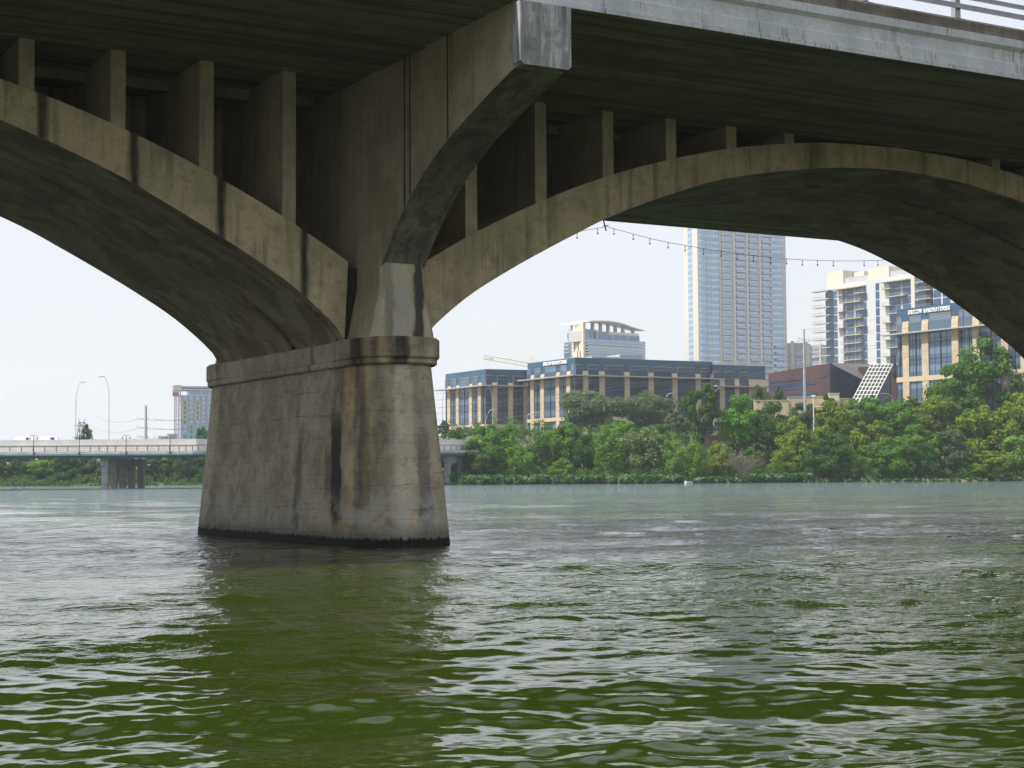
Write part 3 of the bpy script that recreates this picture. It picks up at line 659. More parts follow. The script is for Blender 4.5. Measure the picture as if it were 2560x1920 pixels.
def paddler(px, D, tw, lab, shirt):
    p = gp(px, D, .06)
    J = {'pel': (0, 0, .86, .13), 'wst': (0, .02, 1.0, .12), 'chs': (0, .06, 1.22, .15), 'nck': (0, .09, 1.40, .055), 'hd': (0, .11, 1.52, .09), 'hdt': (0, .11, 1.62, .075),
         'hl': (-.1, 0, .8, .095), 'kl': (-.13, .12, .46, .065), 'al': (-.14, 0, .09, .045), 'fl': (-.15, .14, .05, .04), 'hr': (.1, 0, .8, .095), 'kr': (.13, .12, .46, .065), 'ar': (.14, 0, .09, .045), 'fr': (.15, .14, .05, .04),
         'sl': (-.19, .06, 1.31, .06), 'el': (-.27, .14, 1.05, .045), 'wl': (-.16+tw, .34, .95, .032), 'sr': (.19, .06, 1.31, .06), 'er': (.27, .18, 1.1, .045), 'wr': (.16+tw, .34, 1.25, .032)}
    E_ = [('pel', 'wst'), ('wst', 'chs'), ('chs', 'nck'), ('nck', 'hd'), ('hd', 'hdt'), ('pel', 'hl'), ('hl', 'kl'), ('kl', 'al'), ('al', 'fl'), ('pel', 'hr'), ('hr', 'kr'), ('kr', 'ar'), ('ar', 'fr'), ('chs', 'sl'), ('sl', 'el'), ('el', 'wl'), ('chs', 'sr'), ('sr', 'er'), ('er', 'wr')]
    r = skin_person('person', p+_up*.1, J, E_, [shirt, M['skin'], M['shorts']], lab[0], -TH+.5*tw)
    hb = MB(); hb.ball((0, .1, 1.64), .1, .11, .08, 8, 6); o = hb.build('hair', M['hair']); o.parent = r
    b = MB(); pr = [(math.copysign(abs(math.cos(a))**.8, math.cos(a))*.38, math.sin(a)*1.5) for a in [2*math.pi*i/20 for i in range(20)]]
    u = _rt; v = []
    for z, s in ((-.06, .8), (.03, 1), (.06, .96)): v += [p+_rt*(x*s)+_fh*(y*.55*s)+_rt*(y*.35*s)+_up*z for x, y in pr]
    n = 20; b.raw(v, [tuple(range(n)), tuple(range(2*n, 3*n))]+[(j*n+i, j*n+(i+1) % n, (j+1)*n+(i+1) % n, (j+1)*n+i) for j in (0, 1) for i in range(n)])
    o = b.build('paddleboard', M['board']); tag(o, lab[1], 'paddleboard')
    MB().tube([p+_rt*(.16+tw)+_fh*.34+_up*1.5, p+_rt*(tw-.2)+_fh*.36+_up*.1], .018, 5).obox(p+_rt*(tw-.2)+_fh*.36, _rt, _fh, (-.1, .1), (-.02, .02), -.25, .15)
    b = MB(); b.tube([p+_rt*(.16+tw)+_fh*.34+_up*1.45, p+_rt*(tw-.2)+_fh*.36+_up*.12], .018, 5); b.obox(p+_rt*(tw-.2)+_fh*.36, _rt, _fh, (-.1, .1), (-.02, .02), -.2, .2)
    o = b.build('paddle', M['lamp_dark']); tag(o, lab[2], 'paddle')
paddler(34, 285, .1, ('person in dark clothes standing on the left paddleboard', 'left paddleboard of the two, carrying a person in dark clothes', 'paddle held by the person on the left paddleboard'), M['shirt'])
paddler(61, 285, -.12, ('person in a maroon shirt standing on the right paddleboard', 'right paddleboard of the two, carrying a person in maroon', 'paddle held by the person on the right paddleboard'), plain('maroon_shirt', (.12, .04, .05), .9))
# ================= BUILDINGS =================
class Wall:
    def __init__(s, a, b):
        s.a = Vector((a.x, a.y, 0)); b = Vector((b.x, b.y, 0)); s.u = (b-s.a).normalized(); s.L = (b-s.a).length
        s.w = Vector((s.u.y, -s.u.x, 0))
        if s.w.dot(CAM-s.a) < 0: s.w = -s.w
    def s(s, px):
        d = ray(px, 1000); D = Vector((d.x, d.y, 0)).normalized(); r = -s.a   # cam xy = 0
        den = s.u.x*D.y-s.u.y*D.x
        return (r.x*D.y-r.y*D.x)/den
    def P(s, px): return s.a+s.u*s.s(px)
    def z(s, px, y):
        p = s.P(px); d = ray(px, y); return CH+d.z/math.hypot(d.x, d.y)*math.hypot(p.x, p.y)
    def slab(s, b, l0, l1, d0, d1, z0, z1): return b.obox(s.a, s.u, s.w, (l0, l1), (d0, d1), z0, z1)
    def px(s, b, x0, x1, d0, d1, z0, z1): return s.slab(b, s.s(x0), s.s(x1), d0, d1, z0, z1)
def glassmat(name, a, b, rough=.12, metal=.35, band=0., zoff=0.):
    t = NT(name); c = t.mix(t.step(t.noise(t.pos((.08, .08, .16)), 1, 3), .4, .6), a, b)
    if band:
        f = t.m2('FRACT', t.m2('MULTIPLY_ADD', t.xyz()[2], 1/band, zoff))
        c = t.mix(t.step(f, .62, .68, 0, .55), c, tuple(x*1.8+.03 for x in a))
        c = t.mix(t.step(f, .0, .03, .6, 0), c, tuple(x*.4 for x in a))
    return t.bsdf(c, rough, metal, spec=.6)
M['blue'] = glassmat('blue_panel_glass', (.022, .075, .135), (.028, .09, .155), .5, .0)
M['og'] = glassmat('office_glass_sky_tint', (.10, .15, .22), (.08, .125, .19), .3, .3, 4.35, .1)  # left-face glass, lightened in the colour for the sky it reflects
M['og2'] = glassmat('office_glass_shade_tone', (.018, .036, .075), (.03, .055, .10), .3, .15, 4.35, .1)  # same glass painted darker for right faces that reflect less sky
def stone_mat():
    t = NT('patchy_limestone'); v = t.n('TexVoronoi'); v.feature = 'F1'; v.distance = 'CHEBYCHEV'
    t.set(v.inputs['Vector'], t.pos((.5, .5, 1.1))); v.inputs['Scale'].default_value = 1.0
    c = t.ramp(t.m2('FRACT', t.m2('MULTIPLY', t.xyz(v.outputs['Color'])[0], 3.7)), [(0, (.46, .33, .19)), (.35, (.5, .40, .26)), (.6, (.42, .26, .13)), (.8, (.52, .44, .31)), (1, (.34, .2, .1))], 'CONSTANT')
    return t.bsdf(t.mix(.55, c, (.47, .405, .31)), .9)
M['stone'] = stone_mat(); M['band'] = plain('smooth_limestone_band', (.52, .42, .27), .85, var=.06)
M['shade'] = plain('sunshade_metal', (.42, .40, .38), .5, .2); M['tanf'] = plain('tan_window_frame', (.30, .25, .17), .5)
M['sign'] = plain('white_sign_letter', (.85, .85, .85), .4, var=0); M['roofgrey'] = plain('grey_roof_metal', (.42, .42, .43), .7)
def text_on(wall, txt, px0, px1, y0, y1, parent, name='sign_letters'):
    cu = bpy.data.curves.new('t', 'FONT'); cu.body = txt; cu.size = 1; cu.extrude = .06; cu.offset = .012; cu.space_character = 1.25; cu.space_word = 1.6
    o = bpy.data.objects.new('t', cu); ROOT.objects.link(o); dg = bpy.context.evaluated_depsgraph_get(); dg.update()
    me = bpy.data.meshes.new_from_object(o.evaluated_get(dg)); bpy.data.objects.remove(o); bpy.data.curves.remove(cu)
    xs = [v.co.x for v in me.vertices]; ys = [v.co.y for v in me.vertices]; x0, x1, yy0, yy1 = min(xs), max(xs), min(ys), max(ys)
    s0, s1 = wall.s(px0), wall.s(px1); z0 = wall.z(px0, y1); z1 = wall.z(px0, y0); zb = wall.z(px1, y1); base = Vector(parent['_w'])
    for v in me.vertices:
        f = (v.co.x-x0)/(x1-x0); g = (v.co.y-yy0)/(yy1-yy0)
        p = wall.a+wall.u*(s0+(s1-s0)*f)+wall.w*(.3+v.co.z*3)+_up*((z0+z0)/2+(z1-z0)*g) - base; v.co = p
    me.materials.clear(); me.materials.append(M['sign']); me.name = name
    q = bpy.data.objects.new(name, me); ROOT.objects.link(q); q.parent = parent; q['_w'] = parent['_w']; return q
def office(pts, zr, zb, faces, label, sign=None, depth=26, group=None):
    """pts: (px, ytop) of the visible corners on the roof line; faces: per wall dict(piers, wins)"""
    C = [atZ(x, y, zr) for x, y in pts]; C = [Vector((c.x, c.y, 0)) for c in C]
    ctr = (C[0]+C[-1])/2; back = [C[-1]*(1+depth/C[-1].length), C[0]*(1+depth/C[0].length)]
    base = Vector((ctr.x, ctr.y, zb)); t_ = thing('office_building', base, label, 'office building', group)
    b = MB(); b.prism([(c.x, c.y) for c in C+back], 'z', zb-3, zr-.02); b.build('wall', M['blue'], t_)
    for (a, c), F_ in zip(zip(C[:-1], C[1:]), faces):
        w = Wall(a, c); zt, zs, zsb = F_['zt'], F_['zs'], F_['zband']
        gl = M[F_['glass']]
        pr = F_['piers']; pw = [(w.s(x0), w.s(x1)) for x0, x1 in pr]
        edges = [(.15, .15)]+[p for p in pw]+[(w.L-.1, w.L-.1)]
        if F_.get('end'): edges[-1] = (F_['end'](w), 0)
        for (p0, p1), (q0, q1) in zip(edges[:-1], edges[1:]):
            if q0-p1 < .8: continue
            m = (p1+q0)/2
            # tall glazed bay below the sunshade
            b = MB(); w.slab(b, p1+.05, q0-.05, .02, .10, zsb[1]+.05, zs-.1); bay = b.build('window', gl, t_)
            b = MB(); w.slab(b, m-.12, m+.12, .10, .3, zsb[1]+.1, zs-.15)
            k = 1
            while zsb[1]+4.35*k < zs: w.slab(b, p1+.1, q0-.1, .10, .15, zsb[1]+4.35*k-.07, zsb[1]+4.35*k+.07); w.slab(b, p1+.1, q0-.1, .10, .14, zsb[1]+4.35*k-1.15, zsb[1]+4.35*k-1.07); k += 1
            for f in (.25, .75): w.slab(b, p1+(q0-p1)*f-.04, p1+(q0-p1)*f+.04, .10, .16, zsb[1]+.1, zs-.15)
            b.build('mullion', M['lamp_dark'], bay)
            # upper window cut in the blue band
            i0, i1 = p1+.35, q0-.35
            if p1 < .3: i0 = .15
            b = MB(); w.slab(b, i0, i1, .02, .10, zs+.1, zt); uw = b.build('window', gl, t_)
            b = MB(); w.slab(b, i0-.1, i1+.1, .08, .22, zt, zt+.22); w.slab(b, i0-.12, i0, .06, .2, zs+.1, zt); w.slab(b, i0, i1, .10, .14, zt-1.0, zt-.92); b.build('window_frame', M['tanf'], uw)
            b = MB(); w.slab(b, p1+.05, q0-.05, .02, .10, zb-2, zsb[0]-.05); gw = b.build('window', gl, t_)
            b = MB(); w.slab(b, m-.1, m+.1, .10, .2, zb-2, zsb[0]-.1); b.build('mullion', M['lamp_dark'], gw)
        for p0, p1 in pw:
            b = MB(); zp = F_['zp']; v = []
            for d, z in ((0, zb-3), (.5, zb-3), (.5, zp-1.6), (.2, zp), (0, zp)): v.append((d, z))
            n = len(v); V = [w.a+w.u*p0+w.w*d+_up*z for d, z in v]+[w.a+w.u*p1+w.w*d+_up*z for d, z in v]
            b.raw(V, [tuple(range(n)), tuple(range(n, 2*n))]+[(i, (i+1) % n, n+(i+1) % n, n+i) for i in range(n)]); b.build('stone_pier', M['stone'], t_)
        b = MB(); w.slab(b, 0, w.L, .0, .55, zsb[0], zsb[1]); b.build('stone_band', M['band'], t_)
        b = MB(); w.slab(b, -F_.get('over', 0), w.L+F_.get('over1', 0), .1, 2.3, zs, zs+.34)
        sh = b.build('sunshade', M['shade'], t_)
    if sign: text_on(Wall(C[0], C[1]), 'SILICON LABORATORIES', *sign, t_)
    return t_, C
def q3(*a): return [(1100+x0*.27125, 1100+x1*.27125) for x0, x1 in a]
# left block, main block with its lower extension, and the block on the right
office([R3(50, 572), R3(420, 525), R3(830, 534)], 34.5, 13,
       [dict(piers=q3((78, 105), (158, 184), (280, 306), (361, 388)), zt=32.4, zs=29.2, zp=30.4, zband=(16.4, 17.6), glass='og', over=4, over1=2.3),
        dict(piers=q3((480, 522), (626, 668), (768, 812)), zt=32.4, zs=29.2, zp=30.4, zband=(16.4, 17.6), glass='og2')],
       'smaller blue glass office block with stone piers, right behind the bridge pier')
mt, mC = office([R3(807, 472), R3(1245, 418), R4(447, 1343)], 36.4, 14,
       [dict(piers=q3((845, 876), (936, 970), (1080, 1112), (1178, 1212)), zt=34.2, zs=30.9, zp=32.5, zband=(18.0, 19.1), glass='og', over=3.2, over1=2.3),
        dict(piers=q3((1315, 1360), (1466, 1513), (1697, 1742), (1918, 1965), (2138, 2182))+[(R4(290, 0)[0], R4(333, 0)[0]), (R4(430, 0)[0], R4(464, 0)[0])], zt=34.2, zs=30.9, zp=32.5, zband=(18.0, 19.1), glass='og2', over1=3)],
       'long blue glass office block with stone piers and white lettering, behind the grey-green oaks', sign=(R3(965, 0)[0], R3(1180, 0)[0], R3(0, 466)[1]-.0, R3(0, 499)[1]))
b = MB(); w = Wall(mC[1], mC[2]); w.slab(b, w.s(R3(1755, 0)[0]), w.s(R3(1970, 0)[0]), -14, -6, 36.3, 38.2); w.slab(b, w.s(R3(1500, 0)[0]), w.s(R3(1750, 0)[0]), -24, -6.1, 36.3, 37.4)
b.build('roof_plant_room', M['roofgrey'], mt)
et, eC = office([(R4(447, 0)[0]+.2, 911.3), R4(932, 1385)], 35.4, 14,
       [dict(piers=[(R4(512, 0)[0], R4(553, 0)[0]), (R4(648, 0)[0], R4(688, 0)[0]), (R4(780, 0)[0], R4(940, 0)[0])], zt=33.2, zs=28.6, zp=31.2, zband=(18.0, 19.1), glass='og2', over1=2.5)],
       'lower stepped end block of blue glass and stone, left of the brown metal-clad building')
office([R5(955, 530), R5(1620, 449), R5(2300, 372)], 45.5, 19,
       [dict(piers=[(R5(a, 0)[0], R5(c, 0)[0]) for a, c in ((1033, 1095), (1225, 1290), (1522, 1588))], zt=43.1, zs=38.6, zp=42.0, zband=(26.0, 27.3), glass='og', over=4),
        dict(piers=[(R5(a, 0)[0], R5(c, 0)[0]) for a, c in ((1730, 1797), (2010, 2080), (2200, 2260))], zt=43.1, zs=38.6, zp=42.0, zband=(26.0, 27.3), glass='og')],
       'nearest blue glass office block with patchy stone piers, behind the tall right trees', sign=(R5(1095, 0)[0], R5(1508, 0)[0], R5(0, 538)[1], R5(0, 580)[1]))

# ---- tall residential tower ----
M['cream'] = plain('cream_tower_wall', (.58, .545, .48), .8, var=.04); M['pale'] = plain('hazed_tower_wall', (.62, .60, .58), .8, var=.04)  # pale wall lightened in the colour to stand in for haze
M['tg'] = glassmat('hazed_tower_glass', (.34, .44, .58), (.28, .39, .54), .18, .4, 3.17, .3); M['tg2'] = glassmat('hazed_tower_glass_pale', (.32, .42, .52), (.26, .38, .5), .2, .4, 3.17, .3)  # tower glass lightened in its colour in place of distance haze
M['brail'] = glassmat('balcony_glass_rail', (.36, .45, .60), (.4, .48, .62), .3, .1); M['mull'] = plain('window_mullion', (.72, .69, .66), .6)  # rail and mullion tones paled for haze as well
zt_ = 176.
A = gp(1717, 840); Bp = gp(1752, 820); Cp = gp(1972, 838); Dp = gp(1960, 875); Ep = gp(1735, 880)
TW = thing('apartment_tower', gp(1850, 850, 12), 'tallest pale residential tower with columns of balconies, its top hidden by the arch', 'apartment tower')
MB().prism([(q.x, q.y) for q in (A, Bp, Cp, Dp, Ep)], 'z', 12, zt_).build('wall', M['pale'], TW)
w1 = Wall(A, Bp); w2 = Wall(Bp, Cp)
b = MB(); w1.slab(b, .05, w1.L-.05, .03, .3, 12, zt_-2)
b.build('side_wall', M['cream'], TW)
b = MB(); w1.slab(b, w1.L*.32, w1.L*.62, .3, .42, 14, zt_-3); b.build('window_strip', M['tg2'], TW)
def T(a): return w2.s(1660+a*.27125)            # R4 x at the tower's foot -> metres along the wall
for a, c, m in ((342, 404, 'tg'), (406, 450, 'tg2'), (452, 540, 'tg'), (1008, 1108, 'tg2'), (1118, 1136, 'tg')):
    b = MB(); w2.slab(b, T(a)+.1, T(c)-.1, .03, .22, 14, zt_-3); gs = b.build('window_strip', M[m], TW)
    b = MB(); i = 0
    while 40+i*3.17 < zt_-4: w2.slab(b, T(a)+.1, T(c)-.1, .2, (1.2 if a == 342 else .3), 40+i*3.17, 40+i*3.17+(.28 if a == 342 else .16)); i += 1
    if a > 342:
        for f in (.0, .5, .97): w2.slab(b, T(a)+(T(c)-T(a))*f+.05, T(a)+(T(c)-T(a))*f+.2, .2, .34, 14, zt_-3)
    b.build('floor_slab', M['mull'], gs)
def mesh_once(key, build, mats, cache={}):
    if key not in cache: cache[key] = build().mesh(key, mats)
    return cache[key]
def put(me, name, wall, l, z, parent, lab=None):
    o = bpy.data.objects.new(name, me); ROOT.objects.link(o); o.parent = parent
    base = Vector(parent['_w']) if '_w' in parent else Vector((0, 0, 0)); q = wall.a+wall.u*l+_up*z-base
    mt = Matrix((wall.u, wall.w, _up)).transposed().to_4x4(); mt.translation = q; o.matrix_local = mt; o['_w'] = parent['_w']; return o
def bal(W_, D_, h=1.05, sl=.22):
    b = MB(); b.cur = 0; b.box(-W_/2, .02, 0, W_/2, D_, sl); b.cur = 1
    b.box(-W_/2+.03, D_-.07, sl, W_/2-.03, D_-.03, sl+h).box(-W_/2+.03, .1, sl, -W_/2+.07, D_-.07, sl+h).box(W_/2-.07, .1, sl, W_/2-.03, D_-.07, sl+h)
    b.cur = 0; b.box(-W_/2, D_-.09, sl+h, W_/2, D_-.01, sl+h+.05); return b
def win(W_, Hh, nm=2, t=.09):
    b = MB(); b.cur = 0; b.box(-W_/2, .02, 0, W_/2, .12, Hh); b.cur = 1
    for i in range(nm+2): x = -W_/2+W_*i/(nm+1); b.box(x-t/2, .12, 0, x+t/2, .2, Hh)
    b.box(-W_/2, .12, Hh-t, W_/2, .21, Hh).box(-W_/2, .12, 0, W_/2, .21, t); return b
bw = T(765)-T(680)
mb = mesh_once('tower_balcony', lambda: bal(bw*.98, 1.5), [M['pale'], M['brail']]); mw = mesh_once('tower_window', lambda: win(bw*.8, 2.7, 3, .12), [M['tg'], M['mull']])
for a in (588, 718, 838, 958):
    b = MB(); w2.slab(b, T(a)-bw/2-1.5, T(a)-bw/2-.4, .02, .55, 12, zt_-1.5); b.build('wall_rib', M['mull'] if a != 588 else M['cream'], TW)
    zb0 = w2.z(1660+a*.27125, 900)-.4
    for i in range(22):
        z = zb0+i*3.17+{588: .2, 718: .6, 838: .0, 958: -.1}[a]
        put(mw, 'window', w2, T(a), z+.25, TW); put(mb, 'balcony', w2, T(a), z, TW)
b = MB(); b.cur = 0
for a in (588, 718, 838, 958, 1072):
    for i in list(range(-6, 0))+([] if a != 1072 else list(range(0, 3))): 
        z = w2.z(1660+a*.27125, 900)-.4+i*3.17; w2.slab(b, T(a)-bw/2, T(a)+bw/2, .02, 1.5, z, z+.25); w2.slab(b, T(a)-bw/2, T(a)+bw/2, 1.42, 1.48, z+.25, z+1.3)
o = b.build('lower_balcony', M['brail'], TW); o['kind'] = 'stuff'
b = MB(); w2.slab(b, T(1108), T(1118), .02, .5, 12, zt_-1); w2.slab(b, T(996), T(1006), .02, .5, 12, zt_-1); b.build('wall_rib', M['cream'], TW)

# ---- curved-roof tower ----
D0 = 800
TC = thing('hotel_tower', gp(1520, 815, 12), 'hotel tower with sweeping curved white roof, rising behind the long office block', 'tower')
M['hcream'] = plain('cream_tower_side', (.66, .57, .42), .8, var=.03); M['hglass'] = glassmat('hotel_glass', (.15, .26, .44), (.20, .32, .5), .2, .35, 0)
M['white'] = plain('white_painted_metal', (.72, .71, .68), .6, var=.03); M['hwall'] = plain('grey_cream_panel', (.48, .47, .47), .8, var=.04)
K0 = gp(R3(1240, 0)[0], 812); K1 = gp(R3(1337, 0)[0], 800); K2 = gp(R3(1868, 0)[0], 822); K3 = gp(R3(1860, 0)[0], 850)
z_ = lambda y, D=800: CH+(hor(1500)-y)*D/F
ztop = z_(818); zc = z_(R3(0, 262)[1])
MB().prism([(q.x, q.y) for q in (K0, K1, K2, K3, gp(R3(1240, 0)[0], 850))], 'z', 12, zc).build('wall', M['hglass'], TC)
w1 = Wall(K0, K1); w2 = Wall(K1, K2)
# cream side wall rising to the roof
b = MB(); P = [w1.a+w1.w*.3, w1.a+w1.u*w1.L+w1.w*.3]; zz = [z_(R3(0, 138)[1], 812), z_(R3(0, 84)[1])]
v = []
for o_ in (0, -1.2):
    v += [P[0]+w1.w*o_+_up*12, P[1]+w1.w*o_+_up*12, P[1]+w1.w*o_+_up*zz[1], P[0]+w1.w*o_+_up*zz[0]]
b.raw(v, [(0, 1, 2, 3), (7, 6, 5, 4), (0, 4, 5, 1), (1, 5, 6, 2), (2, 6, 7, 3), (3, 7, 4, 0)]); sw = b.build('side_wall', M['hcream'], TC)
for fx, y0, y1 in ((.13, 178, 250), (.66, 170, 255), (.10, 268, 348), (.5, 262, 345), (.42, 350, 412), (.66, 350, 412)):
    b = MB(); w1.slab(b, fx*w1.L, fx*w1.L+.9, .3, .45, z_(R3(0, y1)[1]), z_(R3(0, y0)[1])); b.build('slot_window', M['cglass'], sw)
def H3(x): return w2.s(1100+x*.27125)
# upper storey set back with panels and tall windows
zu = z_(R3(0, 138)[1])
b = MB(); w2.slab(b, .2, w2.L*.96, -12, -.3, zc, z_(R3(0, 165)[1])); b.build('upper_storey', M['hwall'], TC)
for x0, x1, m, y0 in ((1345, 1365, 'hglass', 150), (1385, 1410, 'hglass', 150), (1425, 1440, 'cglass', 170), (1478, 1545, 'hglass', 178), (1558, 1590, 'hglass', 185), (1628, 1692, 'hglass', 190), (1702, 1732, 'hglass', 192), (1762, 1815, 'hglass', 200), (1828, 1846, 'hglass', 190)):
    b = MB(); w2.slab(b, H3(x0), H3(x1), -.3, -.1, zc+.3, z_(R3(0, y0)[1])); b.build('window', M[m], TC)
# curved roof canopy
pts = [(1337, 82), (1400, 77), (1480, 76), (1560, 80), (1640, 87), (1720, 98), (1800, 113), (1880, 131)]
b = MB(); rows = []
for x, y in pts:
    s = H3(x); zt2 = z_(R3(0, y)[1]); f = (x-1337)/543
    out = 1.0+5.5*math.sin(min(1, f*1.15+.15)*math.pi)**.7
    rows.append((s, zt2, out))
v = []
for s, zt2, out in rows:
    for d, dz in ((out, 0), (-10, 1.2), (-10, .6), (out, -.75)): v.append(w2.a+w2.u*s+w2.w*d+_up*(zt2+dz*.6))
n = 4; N = len(rows); b.raw(v, [(i*n+k, i*n+(k+1) % n, (i+1)*n+(k+1) % n, (i+1)*n+k) for i in range(N-1) for k in range(n)]+[(0, 1, 2, 3), tuple((N-1)*n+k for k in range(4))])
b.build('curved_roof', M['white'], TC)
for x in (1418, 1490, 1560, 1628, 1698, 1790):
    zz1 = float(np.interp(x, [p[0] for p in pts], [z_(R3(0, p[1])[1]) for p in pts])); b = MB(); w2.slab(b, H3(x), H3(x+18), -2, -.6, zc+3, zz1-.4); b.build('roof_column', M['hwall'], TC)
b = MB(); w2.slab(b, H3(1560), H3(1840), -.31, -.02, z_(R3(0, 190)[1]), z_(R3(0, 165)[1])); b.build('parapet', M['white'], TC)
# balcony floors
for i, y in enumerate((262, 290, 320, 345, 372, 400, 428, 455)):
    zz1 = z_(R3(0, y)[1]); b = MB(); w2.slab(b, H3(1348), w2.L+1.3, .02, 1.7, zz1-.3, zz1); fs_ = b.build('balcony', M['white'], TC)
    b = MB(); w2.slab(b, H3(1350), w2.L+1.2, 1.6, 1.66, zz1, zz1+1.05); b.build('balcony_rail', M['brail'], fs_)
    for x in (1390, 1450, 1512, 1570, 1640, 1700, 1760, 1815):
        b = MB(); w2.slab(b, H3(x), H3(x+6), .02, 1.5, zz1-3.9, zz1-.3); b.build('partition', M['hwall'], fs_)
# left wing
wL0 = gp(R3(1152, 0)[0], 835); wL1 = gp(R3(1242, 0)[0], 826); zz2 = z_(R3(0, 275)[1], 830); zz3 = z_(R3(0, 158)[1], 830)
w3 = Wall(wL0, wL1); b = MB(); w3.slab(b, 0, w3.L, -14, 0, 12, zz2); w3.slab(b, w3.L*.28, w3.L, -14, -.6, zz2, zz3); wg = b.build('wing', M['hwall'], TC)
for y in (190, 282, 318, 355, 392, 428):
    b = MB(); w3.slab(b, w3.L*(.34 if y == 190 else .04), w3.L*.8, -.58 if y == 190 else .02, .1, z_(R3(0, y+(60 if y == 190 else 22))[1], 830), z_(R3(0, y)[1], 830)); b.build('window', M['hglass'], wg)
for y in (262, 300, 336, 372): b = MB(); w3.slab(b, -2.2, w3.L*.7, .02, 1.5, z_(R3(0, y+4)[1], 830), z_(R3(0, y)[1], 830)); b.build('balcony', M['white'], wg)
b = MB(); e = w3.a+w3.u*(w3.L*.3)
v = [w3.a+w3.u*-3+w3.w*1+_up*(zz3+3.3), w3.a+w3.u*(w3.L+.3)+w3.w*1+_up*(zz3+1.7), w3.a+w3.u*(w3.L+3)+w3.w*-8+_up*(zz3+3.4)]
v += [p+_up*.35 for p in v]; b.raw(v, [(0, 1, 2), (5, 4, 3), (0, 3, 4, 1), (1, 4, 5, 2), (2, 5, 3, 0)]); w3.slab(b, w3.L*.5, w3.L*.6, -2, -1, zz3-.1, zz3+2.2); b.build('fin_roof', M['white'], wg)

# ---- white condominium block ----
CD = thing('apartment_block', gp(2180, 615, 14), 'white apartment block with stacked dark glazed balconies, behind the brown metal-clad building', 'apartment block')
M['cw'] = plain('white_render_wall', (.54, .545, .55), .8, var=.03); M['cbox'] = plain('cream_plant_room', (.62, .57, .46), .85, var=.05); M['cg'] = glassmat('condo_glass', (.075, .13, .23), (.05, .10, .19), .12, .35)
M['cslab'] = plain('balcony_slab_concrete', (.48, .42, .32), .8); M['crail'] = plain('balcony_wire_rail', (.30, .32, .35), .5)
ZR = 1.7+(hor(2067)-715)*620/F
c0 = Vector((*atZ(*R5(265, 297), ZR)[:2], 0)); c1 = Vector((*atZ(*R5(1130, 175), ZR)[:2], 0)); wc = Wall(c0, c1); c2 = wc.a+wc.u*(wc.L*2.1)
b = MB(); bk = -wc.w*22; cc = [c0, c2, c2+bk, c0+bk]; b.prism([(q.x, q.y) for q in cc], 'z', 14, ZR); b.build('wall', M['cw'], CD)
def C5(x): return wc.s(2000+x*.25316)
def zc5(x, y): return wc.z(2000+x*.25316, 640+y*.25316)
for x0, x1, y0, dd in ((268, 428, 162, -1), (442, 540, 153, -6), (676, 882, 126, -1)):
    b = MB(); wc.slab(b, C5(x0), C5(x1), dd-9, dd, ZR-.05, zc5(x0, y0)); b.build('plant_room', M['cbox'], CD)
b = MB(); wc.slab(b, C5(428), C5(676), -8, -1.6, ZR-.05, zc5(430, 215)); wc.slab(b, C5(882), C5(1400), -8, -1.6, ZR-.05, zc5(882, 150)); b.build('roof_screen', M['roofgrey'], CD)
b = MB(); wc.slab(b, C5(1132), C5(1168), .0, .8, 14, ZR-.5); b.build('wall_pillar', M['cream'], CD)
b = MB()
for x0, x1, y in ((175, 345, 343), (392, 660, 305), (850, 1120, 235)):
    wc.slab(b, C5(x0), C5(x1), .02, 2.6, zc5(x1, y), zc5(x1, y)+.35)
b.build('roof_canopy', M['cslab'], CD)
pitch = 82*.25316*605/F
def crail(b, w, l0, l1, d, z):
    b.cur = 1
    for h in (.35, .7, 1.02): w.slab(b, l0, l1, d-.05, d, z+h, z+h+.05)
    k = int((l1-l0)/1.1)+1
    for i in range(k+1): l = l0+(l1-l0-.06)*i/k; w.slab(b, l, l+.06, d-.05, d, z, z+1.05)
    b.cur = 0
